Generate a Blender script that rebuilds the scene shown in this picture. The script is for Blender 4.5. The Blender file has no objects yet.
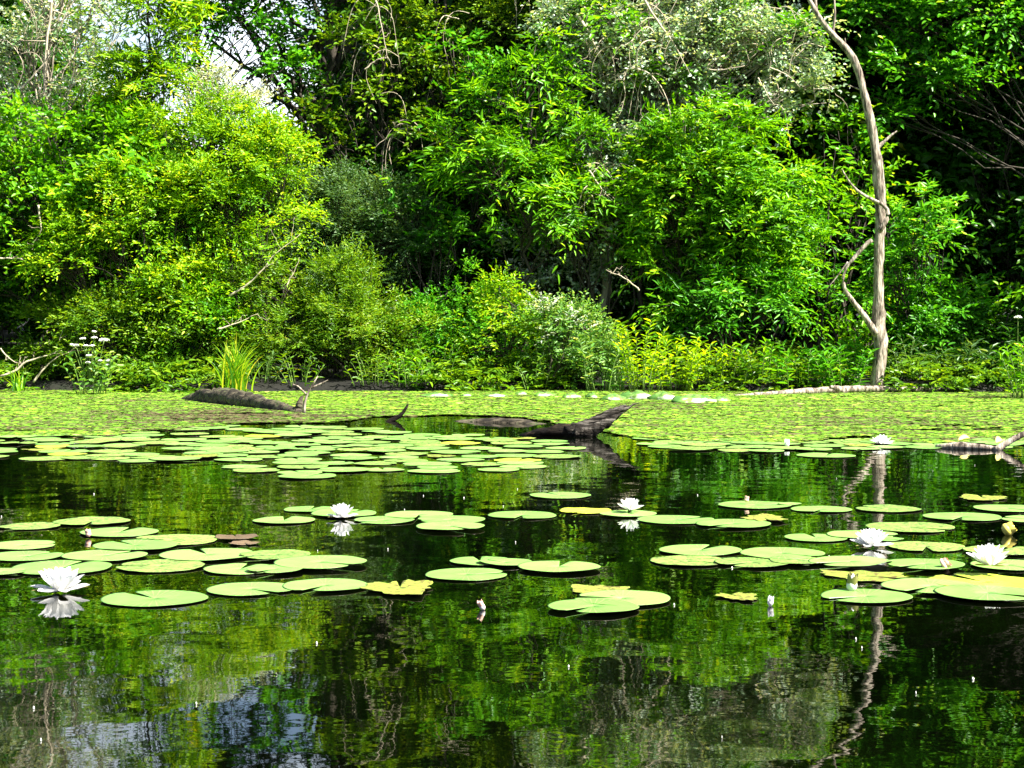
import bpy, math
import numpy as np
from mathutils import Vector

# ------------------------------------------------------------------ basics
scene = bpy.context.scene
COL = scene.collection
F, H, HZ = 1750.0, 0.75, 320.0
R0 = np.random.default_rng(7)

def wpt(px, py):                      # point of the water plane seen at a pixel
    d = F * H / (py - HZ)
    return np.array([(px - 512) / F * d, d, 0.0])

def at(px, py, d):                    # point at distance d
    return np.array([(px - 512) / F * d, d, H + (HZ - py) / F * d])

def link(o, parent=None):
    COL.objects.link(o)
    if parent is not None:
        o.parent = parent
    return o

def empty(name, loc, label, cat, group=None, rz=0.0):
    o = bpy.data.objects.new(name, None)
    o.empty_display_size = 0.1
    COL.objects.link(o)
    o.location = loc
    o.rotation_euler = (0, 0, rz)
    return tag(o, label, cat, group)

def tag(o, label=None, cat=None, group=None, kind=None):
    if label: o['label'] = label
    if cat: o['category'] = cat
    if group: o['group'] = group
    if kind: o['kind'] = kind
    return o

def mesh_np(name, V, faces, mat, attrs=None, smooth=False):
    """V (n,3); faces (m,k) equal sized or list of arrays"""
    me = bpy.data.meshes.new(name)
    V = np.asarray(V, np.float32)
    if isinstance(faces, np.ndarray):
        faces = [faces]
    faces = [f for f in faces if len(f)]
    nl = sum(f.size for f in faces)
    nf = sum(len(f) for f in faces)
    me.vertices.add(len(V)); me.vertices.foreach_set('co', V.ravel())
    me.loops.add(nl)
    me.loops.foreach_set('vertex_index', np.concatenate([f.ravel() for f in faces]).astype(np.int32))
    me.polygons.add(nf)
    starts = []; s = 0
    for f in faces:
        k = f.shape[1]
        starts.append(s + np.arange(len(f)) * k); s += f.size
    me.polygons.foreach_set('loop_start', np.concatenate(starts).astype(np.int32))
    if smooth:
        me.polygons.foreach_set('use_smooth', np.ones(nf, bool))
    me.update(calc_edges=True)
    if attrs:
        for k, a in attrs.items():
            at_ = me.attributes.new(k, 'FLOAT', 'POINT')
            at_.data.foreach_set('value', np.asarray(a, np.float32))
    if mat: me.materials.append(mat)
    return me

def obj(name, me, parent=None, loc=None):
    o = bpy.data.objects.new(name, me)
    link(o, parent)
    if loc is not None: o.location = loc
    return o

# ------------------------------------------------------------------ materials
def mat_new(name):
    m = bpy.data.materials.new(name); m.use_nodes = True
    nt = m.node_tree
    for n in list(nt.nodes): nt.nodes.remove(n)
    return m, nt, nt.nodes, nt.links

def N(nt, t, **kw):
    n = nt.nodes.new(t)
    for k, v in kw.items():
        if k.startswith('i_'):
            n.inputs[k[2:].replace('_', ' ')].default_value = v
        else:
            setattr(n, k, v)
    return n

def ramp(nt, stops, interp='LINEAR'):
    r = nt.nodes.new('ShaderNodeValToRGB')
    r.color_ramp.interpolation = interp
    e = r.color_ramp.elements
    while len(e) > 1: e.remove(e[-1])
    for i, (p, c) in enumerate(stops):
        if i == 0: e[0].position = p; e[0].color = (*c, 1)
        else:
            q = e.new(p); q.color = (*c, 1)
    return r

def leaf_mat(name, stops, back=None, trans=0.30, rough=0.36, spec=0.2, tone=0.45):
    """stops: leaf colours over the per-leaf random value; back: colour of the leaf underside"""
    m, nt, n, l = mat_new(name)
    a = N(nt, 'ShaderNodeAttribute', attribute_name='rnd')
    t = N(nt, 'ShaderNodeAttribute', attribute_name='tone')
    r = ramp(nt, stops)
    mx = N(nt, 'ShaderNodeMath', operation='MULTIPLY_ADD'); mx.inputs[1].default_value = tone; 
    l.new(t.outputs['Fac'], mx.inputs[0])
    mm = N(nt, 'ShaderNodeMath', operation='MULTIPLY'); mm.inputs[1].default_value = 1 - tone
    l.new(a.outputs['Fac'], mm.inputs[0]); l.new(mm.outputs[0], mx.inputs[2])
    l.new(mx.outputs[0], r.inputs[0])
    col = r.outputs[0]
    p = N(nt, 'ShaderNodeBsdfPrincipled'); p.inputs['Roughness'].default_value = rough
    p.inputs['Specular IOR Level'].default_value = spec
    if back:
        g = N(nt, 'ShaderNodeNewGeometry')
        mc = N(nt, 'ShaderNodeMix', data_type='RGBA')
        l.new(g.outputs['Backfacing'], mc.inputs['Factor'])
        l.new(col, mc.inputs['A']); mc.inputs['B'].default_value = (*back, 1)
        fcol = mc.outputs['Result']
    else:
        fcol = col
    l.new(fcol, p.inputs['Base Color'])
    tr = N(nt, 'ShaderNodeBsdfTranslucent')
    hs = N(nt, 'ShaderNodeMix', data_type='RGBA', blend_type='MULTIPLY'); hs.inputs['Factor'].default_value = 1
    l.new(col, hs.inputs['A']); hs.inputs['B'].default_value = (2.3, 1.9, 0.5, 1)
    l.new(hs.outputs['Result'], tr.inputs['Color'])
    ms = N(nt, 'ShaderNodeMixShader'); ms.inputs[0].default_value = trans
    l.new(p.outputs[0], ms.inputs[1]); l.new(tr.outputs[0], ms.inputs[2])
    o = N(nt, 'ShaderNodeOutputMaterial'); l.new(ms.outputs[0], o.inputs[0])
    return m

def noise_mat(name, stops, scale=(6, 6, 6), detail=6, rough=0.8, bump=0.3, bscale=20, spec=0.3, dist=0.02, coord='Object', rough_n=0.6):
    m, nt, n, l = mat_new(name)
    tc = N(nt, 'ShaderNodeTexCoord')
    mp = N(nt, 'ShaderNodeMapping'); mp.inputs['Scale'].default_value = scale
    l.new(tc.outputs[coord], mp.inputs[0])
    no = N(nt, 'ShaderNodeTexNoise'); no.inputs['Scale'].default_value = 1; no.inputs['Detail'].default_value = detail
    no.inputs['Roughness'].default_value = rough_n
    l.new(mp.outputs[0], no.inputs['Vector'])
    r = ramp(nt, stops); l.new(no.outputs['Fac'], r.inputs[0])
    p = N(nt, 'ShaderNodeBsdfPrincipled'); p.inputs['Roughness'].default_value = rough
    p.inputs['Specular IOR Level'].default_value = spec
    l.new(r.outputs[0], p.inputs['Base Color'])
    nb = N(nt, 'ShaderNodeTexNoise'); nb.inputs['Scale'].default_value = bscale / max(scale); nb.inputs['Detail'].default_value = 5
    l.new(mp.outputs[0], nb.inputs['Vector'])
    b = N(nt, 'ShaderNodeBump'); b.inputs['Strength'].default_value = bump; b.inputs['Distance'].default_value = dist
    l.new(nb.outputs['Fac'], b.inputs['Height']); l.new(b.outputs[0], p.inputs['Normal'])
    o = N(nt, 'ShaderNodeOutputMaterial'); l.new(p.outputs[0], o.inputs[0])
    return m

M = {}
# leaves: real leaf colours, ordered by the random value
M['ash']    = leaf_mat('leaf_bright', [(0, (.014,.07,.002)), (.35, (.050,.19,.004)), (.75, (.15,.37,.007)), (.94, (.30,.46,.015)), (1, (.40,.36,.02))])
M['yellow'] = leaf_mat('leaf_yellowgreen', [(0, (.026,.10,.003)), (.35, (.080,.22,.004)), (.72, (.21,.39,.007)), (.92, (.38,.47,.012)), (1, (.50,.42,.03))])
M['olive']  = leaf_mat('leaf_olive', [(0, (.020,.070,.004)), (.45, (.068,.17,.006)), (.8, (.17,.29,.010)), (.97, (.20,.26,.03)), (1, (.34,.26,.05))])
M['dull']   = leaf_mat('leaf_dull_green', [(0, (.022,.060,.016)), (.5, (.048,.115,.030)), (.85, (.10,.19,.060)), (1, (.19,.27,.12))], trans=.25)
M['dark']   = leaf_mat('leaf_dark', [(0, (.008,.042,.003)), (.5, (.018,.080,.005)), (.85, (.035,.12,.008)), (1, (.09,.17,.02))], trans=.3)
M['silver'] = leaf_mat('leaf_silver', [(0, (.035,.10,.022)), (.40, (.10,.20,.07)), (.68, (.30,.39,.27)), (1, (.58,.64,.60))], back=(.55,.62,.58), trans=.25, rough=.35)
M['white']  = leaf_mat('leaf_whitish', [(0, (.12,.18,.10)), (.5, (.32,.38,.28)), (1, (.62,.66,.55))], back=(.62,.66,.58), trans=.2)
M['pale']   = leaf_mat('leaf_pale_green', [(0, (.035,.12,.015)), (.5, (.09,.22,.035)), (.85, (.21,.34,.10)), (1, (.45,.50,.27))], trans=.3)
M['gold']   = leaf_mat('leaf_golden', [(0, (.10,.24,.005)), (.5, (.20,.38,.006)), (.85, (.34,.47,.01)), (1, (.58,.50,.02))], trans=.42)
M['emerald']= leaf_mat('leaf_emerald', [(0, (.014,.08,.003)), (.45, (.040,.19,.006)), (.85, (.11,.35,.014)), (1, (.40,.50,.08))])

M['bark']   = noise_mat('bark_dark', [(.35, (.014,.011,.007)), (.7, (.055,.045,.03))], (14,14,3), bump=.6)
M['barkpale']= noise_mat('bark_pale', [(.3, (.16,.13,.095)), (.7, (.42,.37,.29))], (16,16,4), bump=.5, bscale=30)
M['twigpale']= noise_mat('twig_pale', [(.3, (.26,.21,.14)), (.7, (.48,.42,.31))], (20,20,20), bump=.2)
M['deadwood']= noise_mat('dead_wood', [(.38, (.035,.026,.018)), (.47, (.15,.12,.09)), (.60, (.33,.285,.225))], (34,34,6), bump=.9, bscale=60, dist=.015)
M['wetwood'] = noise_mat('wet_wood', [(.38, (.003,.002,.0015)), (.57, (.010,.007,.004)), (.72, (.05,.034,.02))], (9,30,30), bump=.9, bscale=40, rough=.7, spec=.12, dist=.02)
M['graywood']= noise_mat('gray_wood', [(.40, (.003,.0025,.002)), (.51, (.018,.015,.012)), (.66, (.13,.118,.10))], (4,38,38), bump=1, bscale=60, rough=.85, spec=.1, dist=.02)
M['mosslog'] = noise_mat('moss_log', [(.36, (.008,.006,.004)), (.48, (.030,.024,.014)), (.56, (.085,.07,.045)), (.64, (.030,.055,.008))], (6,18,18), bump=1, bscale=30, dist=.03)
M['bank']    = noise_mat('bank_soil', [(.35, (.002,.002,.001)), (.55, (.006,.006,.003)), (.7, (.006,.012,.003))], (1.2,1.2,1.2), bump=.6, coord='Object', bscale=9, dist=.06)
M['rock']    = noise_mat('stone_pale', [(.44, (.04,.12,.015)), (.53, (.12,.22,.04)), (.58, (.38,.42,.30)), (.75, (.55,.57,.48))], (4,4,7), bump=.5, bscale=14, dist=.02)

# duckweed mat leaves
def mat_mat():
    m, nt, n, l = mat_new('floating_leaves')
    a = N(nt, 'ShaderNodeAttribute', attribute_name='rnd')
    r = ramp(nt, [(0, (.09,.07,.035)), (.13, (.13,.125,.04)), (.24, (.06,.14,.010)), (.5, (.11,.25,.013)), (.8, (.19,.36,.020)), (.96, (.33,.43,.05)), (1, (.50,.36,.16))])
    t = N(nt, 'ShaderNodeAttribute', attribute_name='tone')
    sub = N(nt, 'ShaderNodeMath', operation='SUBTRACT', use_clamp=True)
    l.new(a.outputs['Fac'], sub.inputs[0]); l.new(t.outputs['Fac'], sub.inputs[1]); l.new(sub.outputs[0], r.inputs[0])
    p = N(nt, 'ShaderNodeBsdfPrincipled'); p.inputs['Roughness'].default_value = .5
    p.inputs['Specular IOR Level'].default_value = .35
    l.new(r.outputs[0], p.inputs['Base Color'])
    o = N(nt, 'ShaderNodeOutputMaterial'); l.new(p.outputs[0], o.inputs[0])
    return m
M['mat'] = mat_mat()

def pad_mat(name, base, edge, spot, spot_amt, rough=.38):
    m, nt, n, l = mat_new(name)
    tc = N(nt, 'ShaderNodeTexCoord'); oi = N(nt, 'ShaderNodeObjectInfo')
    add = N(nt, 'ShaderNodeVectorMath', operation='ADD')
    sc = N(nt, 'ShaderNodeVectorMath', operation='SCALE'); sc.inputs['Scale'].default_value = 37
    cmb = N(nt, 'ShaderNodeCombineXYZ')
    for k in range(3): l.new(oi.outputs['Random'], cmb.inputs[k])
    l.new(cmb.outputs[0], sc.inputs[0]); l.new(tc.outputs['Object'], add.inputs[0]); l.new(sc.outputs[0], add.inputs[1])
    big = N(nt, 'ShaderNodeTexNoise'); big.inputs['Scale'].default_value = 14; big.inputs['Detail'].default_value = 5
    l.new(add.outputs[0], big.inputs['Vector'])
    # radial position
    ln = N(nt, 'ShaderNodeVectorMath', operation='LENGTH'); l.new(tc.outputs['Object'], ln.inputs[0])
    sepv = N(nt, 'ShaderNodeSeparateXYZ'); l.new(tc.outputs['Object'], sepv.inputs[0])
    ang = N(nt, 'ShaderNodeMath', operation='ARCTAN2'); l.new(sepv.outputs[1], ang.inputs[0]); l.new(sepv.outputs[0], ang.inputs[1])
    am = N(nt, 'ShaderNodeMath', operation='MULTIPLY'); am.inputs[1].default_value = 19; l.new(ang.outputs[0], am.inputs[0])
    cs = N(nt, 'ShaderNodeMath', operation='COSINE'); l.new(am.outputs[0], cs.inputs[0])
    pw = N(nt, 'ShaderNodeMath', operation='POWER'); ab = N(nt, 'ShaderNodeMath', operation='ABSOLUTE')
    l.new(cs.outputs[0], ab.inputs[0]); l.new(ab.outputs[0], pw.inputs[0]); pw.inputs[1].default_value = 14
    # colour: base mixed to edge by noise and object random
    mr = N(nt, 'ShaderNodeMath', operation='MULTIPLY_ADD'); mr.inputs[1].default_value = .6
    l.new(oi.outputs['Random'], mr.inputs[0]); l.new(big.outputs['Fac'], mr.inputs[2])
    r1 = ramp(nt, [(.40, base), (1.0, edge)]); l.new(mr.outputs[0], r1.inputs[0])
    vm = N(nt, 'ShaderNodeMix', data_type='RGBA'); 
    vf = N(nt, 'ShaderNodeMath', operation='MULTIPLY'); vf.inputs[1].default_value = .55; l.new(pw.outputs[0], vf.inputs[0])
    l.new(vf.outputs[0], vm.inputs['Factor']); l.new(r1.outputs[0], vm.inputs['A'])
    vm.inputs['B'].default_value = (min(1, edge[0]*1.35), min(1, edge[1]*1.25), edge[2]*1.4, 1)
    sp = N(nt, 'ShaderNodeTexNoise'); sp.inputs['Scale'].default_value = 55; sp.inputs['Detail'].default_value = 3; sp.inputs['Roughness'].default_value = .7
    l.new(add.outputs[0], sp.inputs['Vector'])
    r2 = ramp(nt, [(max(0, .72 - spot_amt), (0,0,0)), (.78 - spot_amt, (1,1,1))]); l.new(sp.outputs['Fac'], r2.inputs[0])
    m2 = N(nt, 'ShaderNodeMix', data_type='RGBA'); l.new(r2.outputs[0], m2.inputs['Factor'])
    l.new(vm.outputs['Result'], m2.inputs['A']); m2.inputs['B'].default_value = (*spot, 1)
    g = N(nt, 'ShaderNodeNewGeometry')
    sn = N(nt, 'ShaderNodeSeparateXYZ'); l.new(g.outputs['True Normal'], sn.inputs[0])
    lt = N(nt, 'ShaderNodeMath', operation='LESS_THAN'); lt.inputs[1].default_value = -.2; l.new(sn.outputs[2], lt.inputs[0])
    m3 = N(nt, 'ShaderNodeMix', data_type='RGBA'); l.new(lt.outputs[0], m3.inputs['Factor'])
    l.new(m2.outputs['Result'], m3.inputs['A']); m3.inputs['B'].default_value = (.07,.06,.025,1)
    p = N(nt, 'ShaderNodeBsdfPrincipled'); p.inputs['Roughness'].default_value = rough
    p.inputs['Specular IOR Level'].default_value = .5
    l.new(m3.outputs['Result'], p.inputs['Base Color'])
    hsum = N(nt, 'ShaderNodeMath', operation='MULTIPLY_ADD'); hsum.inputs[1].default_value = .25
    l.new(pw.outputs[0], hsum.inputs[0]); l.new(big.outputs['Fac'], hsum.inputs[2])
    b = N(nt, 'ShaderNodeBump'); b.inputs['Strength'].default_value = .35; b.inputs['Distance'].default_value = .006
    l.new(hsum.outputs[0], b.inputs['Height']); l.new(b.outputs[0], p.inputs['Normal'])
    o = N(nt, 'ShaderNodeOutputMaterial'); l.new(p.outputs[0], o.inputs[0])
    return m
PM = {
 'g': pad_mat('pad_green', (.105,.25,.042), (.18,.35,.075), (.10,.13,.03), -.02),
 's': pad_mat('pad_speckled', (.11,.23,.035), (.19,.32,.055), (.055,.075,.018), .195, .5),
 'y': pad_mat('pad_yellow', (.24,.36,.03), (.42,.48,.04), (.25,.20,.03), .08, .42),
 'r': pad_mat('pad_decayed', (.09,.16,.018), (.22,.29,.03), (.10,.075,.015), .22, .55),
 'b': pad_mat('pad_brown', (.07,.045,.025), (.15,.10,.055), (.05,.03,.02), .1, .4),
}

def simple(name, c, rough=.5, trans=0, spec=.4, sss=0):
    m, nt, n, l = mat_new(name)
    tc = N(nt, 'ShaderNodeTexCoord')
    no = N(nt, 'ShaderNodeTexNoise'); no.inputs['Scale'].default_value = 40
    l.new(tc.outputs['Object'], no.inputs['Vector'])
    r = ramp(nt, [(.3, tuple(x*.85 for x in c)), (.7, c)]); l.new(no.outputs['Fac'], r.inputs[0])
    p = N(nt, 'ShaderNodeBsdfPrincipled'); p.inputs['Roughness'].default_value = rough
    p.inputs['Specular IOR Level'].default_value = spec
    l.new(r.outputs[0], p.inputs['Base Color'])
    out = p.outputs[0]
    if trans:
        t = N(nt, 'ShaderNodeBsdfTranslucent'); l.new(r.outputs[0], t.inputs[0])
        ms = N(nt, 'ShaderNodeMixShader'); ms.inputs[0].default_value = trans
        l.new(p.outputs[0], ms.inputs[1]); l.new(t.outputs[0], ms.inputs[2]); out = ms.outputs[0]
    o = N(nt, 'ShaderNodeOutputMaterial'); l.new(out, o.inputs[0])
    return m
M['petal'] = simple('petal_white', (.90,.90,.88), .5, .42)
M['stamen'] = simple('stamen_yellow', (.75,.55,.04), .6)
M['sepal'] = simple('sepal_brown_green', (.16,.15,.04), .5)
M['budpink'] = simple('bud_pink', (.62,.38,.30), .5)
M['budyellow'] = simple('bud_yellow', (.62,.52,.10), .45)
M['floret'] = simple('floret_white', (.82,.82,.76), .6, .2)
M['stalk'] = simple('stalk_green', (.10,.17,.03), .6)
M['fungus'] = simple('leaf_yellow_curled', (.55,.52,.12), .6)

# water
def water_mat():
    m, nt, n, l = mat_new('pond_water')
    tc = N(nt, 'ShaderNodeTexCoord')
    def nz(sc, det, rot=0.0):
        mp = N(nt, 'ShaderNodeMapping'); mp.inputs['Scale'].default_value = sc
        mp.inputs['Rotation'].default_value = (0, 0, rot)
        l.new(tc.outputs['Object'], mp.inputs[0])
        t = N(nt, 'ShaderNodeTexNoise'); t.inputs['Scale'].default_value = 1; t.inputs['Detail'].default_value = det
        t.inputs['Roughness'].default_value = .45
        l.new(mp.outputs[0], t.inputs['Vector']); return t
    a = nz((4.4, 3.8, 1), 1, .1); b = nz((14, 15, 1), 2, -.15); c = nz((.7, 1.0, 1), 1)
    # calm and rippled areas
    ar = nz((.35, .5, 1), 2, .3)
    mr = N(nt, 'ShaderNodeMapRange'); mr.inputs['From Min'].default_value = .35; mr.inputs['From Max'].default_value = .65
    mr.inputs['To Min'].default_value = .45; mr.inputs['To Max'].default_value = 1.0
    l.new(ar.outputs['Fac'], mr.inputs[0])
    s1 = N(nt, 'ShaderNodeMath', operation='MULTIPLY'); s1.inputs[1].default_value = .0025; l.new(a.outputs['Fac'], s1.inputs[0])
    s2 = N(nt, 'ShaderNodeMath', operation='MULTIPLY_ADD'); s2.inputs[1].default_value = .00034
    l.new(b.outputs['Fac'], s2.inputs[0]); l.new(s1.outputs[0], s2.inputs[2])
    s3 = N(nt, 'ShaderNodeMath', operation='MULTIPLY'); l.new(s2.outputs[0], s3.inputs[0]); l.new(mr.outputs[0], s3.inputs[1])
    bp = N(nt, 'ShaderNodeBump'); bp.inputs['Strength'].default_value = 1; bp.inputs['Distance'].default_value = 1
    l.new(s3.outputs[0], bp.inputs['Height'])
    # murky bottom tone with weed patches
    r = ramp(nt, [(.42, (.0004,.0008,.0002)), (.62, (.0010,.0022,.0003)), (.75, (.003,.006,.0006))]); l.new(c.outputs['Fac'], r.inputs[0])
    p = N(nt, 'ShaderNodeBsdfPrincipled'); p.inputs['Roughness'].default_value = .016
    p.inputs['IOR'].default_value = WATER_IOR
    l.new(r.outputs[0], p.inputs['Base Color']); l.new(bp.outputs[0], p.inputs['Normal'])
    o = N(nt, 'ShaderNodeOutputMaterial'); l.new(p.outputs[0], o.inputs[0])
    return m
WATER_IOR = 1.6
M['water'] = water_mat()

# ------------------------------------------------------------------ geometry kit
def norm(v):
    return v / np.maximum(np.linalg.norm(v, axis=-1, keepdims=True), 1e-9)

def leaves(P, D, UP, L, W, rnd, tone, fold=.25, droop=.12):
    """one folded six-sided leaf per row"""
    n = len(P)
    D = norm(D)
    Nn = norm(UP - D * np.sum(UP * D, 1, keepdims=True))
    S = np.cross(D, Nn)
    L = L[:, None]; W = W[:, None]
    z = Nn * W * fold
    v = np.empty((n, 6, 3))
    v[:, 0] = P
    v[:, 1] = P + D * L * .30 + S * W * .46 + z
    v[:, 2] = P + D * L * .66 + S * W * .36 + z - Nn * L * droop * .4
    v[:, 3] = P + D * L - Nn * L * droop
    v[:, 4] = P + D * L * .66 - S * W * .36 + z - Nn * L * droop * .4
    v[:, 5] = P + D * L * .30 - S * W * .46 + z
    i = np.arange(n)[:, None] * 6
    f = np.concatenate([i + np.array([0, 1, 2, 3]), i + np.array([0, 3, 4, 5])])
    return v.reshape(-1, 3), f.astype(np.int32), np.repeat(rnd, 6), np.repeat(tone, 6)

def sprays(O, D, OUT, Ls, nl, L, W, rng, droop=.35, jit=.3, upb=1.0):
    """leafy sprays: nl leaves set alternately along each drooping twig"""
    n = len(O)
    t = np.linspace(.12, 1, nl)[None, :, None]
    D = norm(D)
    side = norm(np.cross(D, np.array([0, 0, 1.0])) + rng.normal(0, .25, (n, 3)))
    sg = np.where(np.arange(nl) % 2 == 0, 1.0, -1.0)[None, :, None]
    sg = sg * (np.arange(nl) < nl - 1)[None, :, None]
    P = O[:, None] + D[:, None] * Ls[:, None, None] * t + np.array([0, 0, -1.0]) * (Ls[:, None, None] * t ** 2 * droop)
    LD = D[:, None] * .62 + side[:, None] * sg * .8 + np.array([0, 0, -.3]) * (droop * 1.6) + rng.normal(0, jit * .6, (n, nl, 3))
    UPv = np.array([0, 0, upb]) + OUT[:, None] * .55 + rng.normal(0, jit * 1.3, (n, nl, 3))
    ll = L * rng.uniform(.7, 1.25, (n, nl)); ww = W * ll / L * rng.uniform(.85, 1.15, (n, nl))
    tone = np.repeat(rng.uniform(0, 1, n), nl)
    return P.reshape(-1, 3), LD.reshape(-1, 3), UPv.reshape(-1, 3), ll.ravel(), ww.ravel(), tone

def tube_geo(pts, rad, k=6, wob=0, rng=None, off=0):
    pts = np.asarray(pts, float); m = len(pts)
    rad = np.broadcast_to(np.asarray(rad, float), (m,))
    T = norm(np.gradient(pts, axis=0))
    ref = np.array([0, 0, 1.0]) if abs(T[0][2]) < .9 else np.array([1.0, 0, 0])
    A = norm(np.cross(T, ref)); B = np.cross(T, A)
    a = np.linspace(0, 2 * np.pi, k, endpoint=False)
    rr = rad[:, None] * np.ones((1, k))
    if wob: rr = rr * (1 + (rng or R0).normal(0, wob, (m, k)))
    V = pts[:, None] + A[:, None] * (np.cos(a)[None, :, None] * rr[..., None]) + B[:, None] * (np.sin(a)[None, :, None] * rr[..., None])
    V = V.reshape(-1, 3)
    V = np.vstack([V, pts[0], pts[-1]])
    F_ = []
    for i in range(m - 1):
        for j in range(k):
            F_.append((i*k+j, i*k+(j+1) % k, (i+1)*k+(j+1) % k, (i+1)*k+j))
    c0, c1 = m*k, m*k+1
    T_ = [(c0, (j+1) % k, j) for j in range(k)] + [(c1, (m-1)*k+j, (m-1)*k+(j+1) % k) for j in range(k)]
    return V, np.array(F_, np.int32) + off, np.array(T_, np.int32) + off

def tubes_mesh(name, lines, mat, k=6, wob=.08, rng=None):
    Vs, Q, T = [], [], []; off = 0
    for pts, rad in lines:
        v, q, t = tube_geo(pts, rad, k, wob, rng, off)
        Vs.append(v); Q.append(q); T.append(t); off += len(v)
    return mesh_np(name, np.vstack(Vs), [np.vstack(Q), np.vstack(T)], mat, smooth=True)

def bez(a, b, sag=0, n=6, rng=None, j=0.0):
    a, b = np.asarray(a, float), np.asarray(b, float)
    t = np.linspace(0, 1, n)[:, None]
    p = a + (b - a) * t + np.array([0, 0, 1.0]) * (sag * 4 * t * (1 - t))
    if j and rng is not None:
        p[1:-1] += rng.normal(0, j, (n - 2, 3))
    return p

def bezier_smooth(p, n=18):
    p = np.array(p, float)
    s = np.r_[0, np.cumsum(np.linalg.norm(np.diff(p, axis=0), axis=1))]
    ss = np.linspace(0, s[-1], n)
    P = np.stack([np.interp(ss, s, p[:, i]) for i in range(3)], 1)
    for _ in range(2): P[1:-1] = (P[:-2]+2*P[1:-1]+P[2:])/4
    return P

SPEC = {  # leaf length, width, leaves per spray, spray length, droop
 'ash':    (.105, .034, 9, .34, .40),
 'broad':  (.10, .055, 6, .30, .40),
 'fine':   (.050, .015, 10, .26, .15),
 'small':  (.058, .024, 8, .26, .25),
 'round':  (.060, .042, 7, .30, .35),
 'lance':  (.12, .028, 8, .32, .55),
}

def crown_geo(lobes, spec, rng, lai=2.6, gap=.18, clump=.30, face=None, scale=1.0, inner=.55, lsc=1.0, pock=-.75):
    """lobes: (cx,cy,cz, rx,ry,rz). Leaf clumps on and inside the lobes; returns mesh data and clump centres"""
    L, W, nl, sl, dr = SPEC[spec]
    L *= scale*lsc; W *= scale*lsc; sl *= scale
    area = L * W * .62
    O, D, OUT, T = [], [], [], []; cent = []
    for li, (cx, cy, cz, rx, ry, rz) in enumerate(lobes):
        c = np.array([cx, cy, cz]); R = np.array([rx, ry, rz])
        A = 4 * np.pi * ((rx*ry)**1.6 / 3 + (rx*rz)**1.6 / 3 + (ry*rz)**1.6 / 3) ** (1/1.6)
        nleaf = A * lai / area
        nspr = nleaf / nl
        ncl = max(4, int(A / (clump ** 2 * 1.5)))
        u = norm(rng.normal(0, 1, (ncl, 3)))
        u[:, 2] = np.where(u[:, 2] < -.35, -u[:, 2] * .8, u[:, 2]); u = norm(u)
        rr = rng.uniform(inner, 1.0, ncl) ** .7 * (1 + .22 * np.sin(u[:, 0] * 5 + li) + .18 * np.cos(u[:, 2] * 6 + 2 * li))
        cc = c + u * R * rr[:, None]
        n3 = np.sin(cc[:, 0]*4.1+cc[:, 2]*2.3+li)*np.cos(cc[:, 2]*4.7-cc[:, 1]*2.9)+.8*np.sin(cc[:, 0]*9.3-cc[:, 2]*8.1+cc[:, 1]*5)*np.cos(cc[:, 2]*11+cc[:, 0]*6)
        keep = (rng.uniform(0, 1, ncl) > gap) & (n3 > pock + rng.normal(0, .2, ncl))
        cc, u = cc[keep], u[keep]
        stray = rng.uniform(0, 1, len(cc)) < .18
        cc = np.where(stray[:, None], c + (cc-c)*rng.uniform(1.08, 1.45, (len(cc), 1)), cc)
        if face is not None:
            k2 = cc[:, 2] > face
            cc, u = cc[k2], u[k2]
        if not len(cc): continue
        cent.append((c, cc))
        per = max(3, int(nspr / ncl))
        cr = clump * rng.uniform(.5, 1.3, len(cc)) * np.where(stray[keep] if False else (np.linalg.norm((cc-c)/R, axis=1) > 1.05), .62, 1)
        w = np.repeat(np.arange(len(cc)), per)
        q = norm(rng.normal(0, 1, (len(w), 3))) * rng.uniform(.1, 1, (len(w), 1)) ** .5
        q[:, 2] *= .55
        o = cc[w] + q * cr[w, None]
        out = norm(u[w] * .7 + q * .6)
        d = out * .8 + np.array([0, 0, .25]) + rng.normal(0, .38, (len(w), 3))
        O.append(o); D.append(d); OUT.append(out)
        T.append(np.repeat(rng.uniform(0, 1, len(cc)), per))
    O = np.vstack(O); D = np.vstack(D); OUT = np.vstack(OUT); T = np.concatenate(T)
    Ls = sl * rng.uniform(.6, 1.3, len(O))
    P, LD, UPv, ll, ww, _ = sprays(O, D, OUT, Ls, nl, L, W, rng, dr)
    tone = np.repeat(T, nl)
    rnd = rng.uniform(0, 1, len(P))
    V, Fq, a, b = leaves(P, LD, UPv, ll, ww, rnd, tone)
    return V, Fq, a, b, cent, (O, D, Ls)

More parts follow.
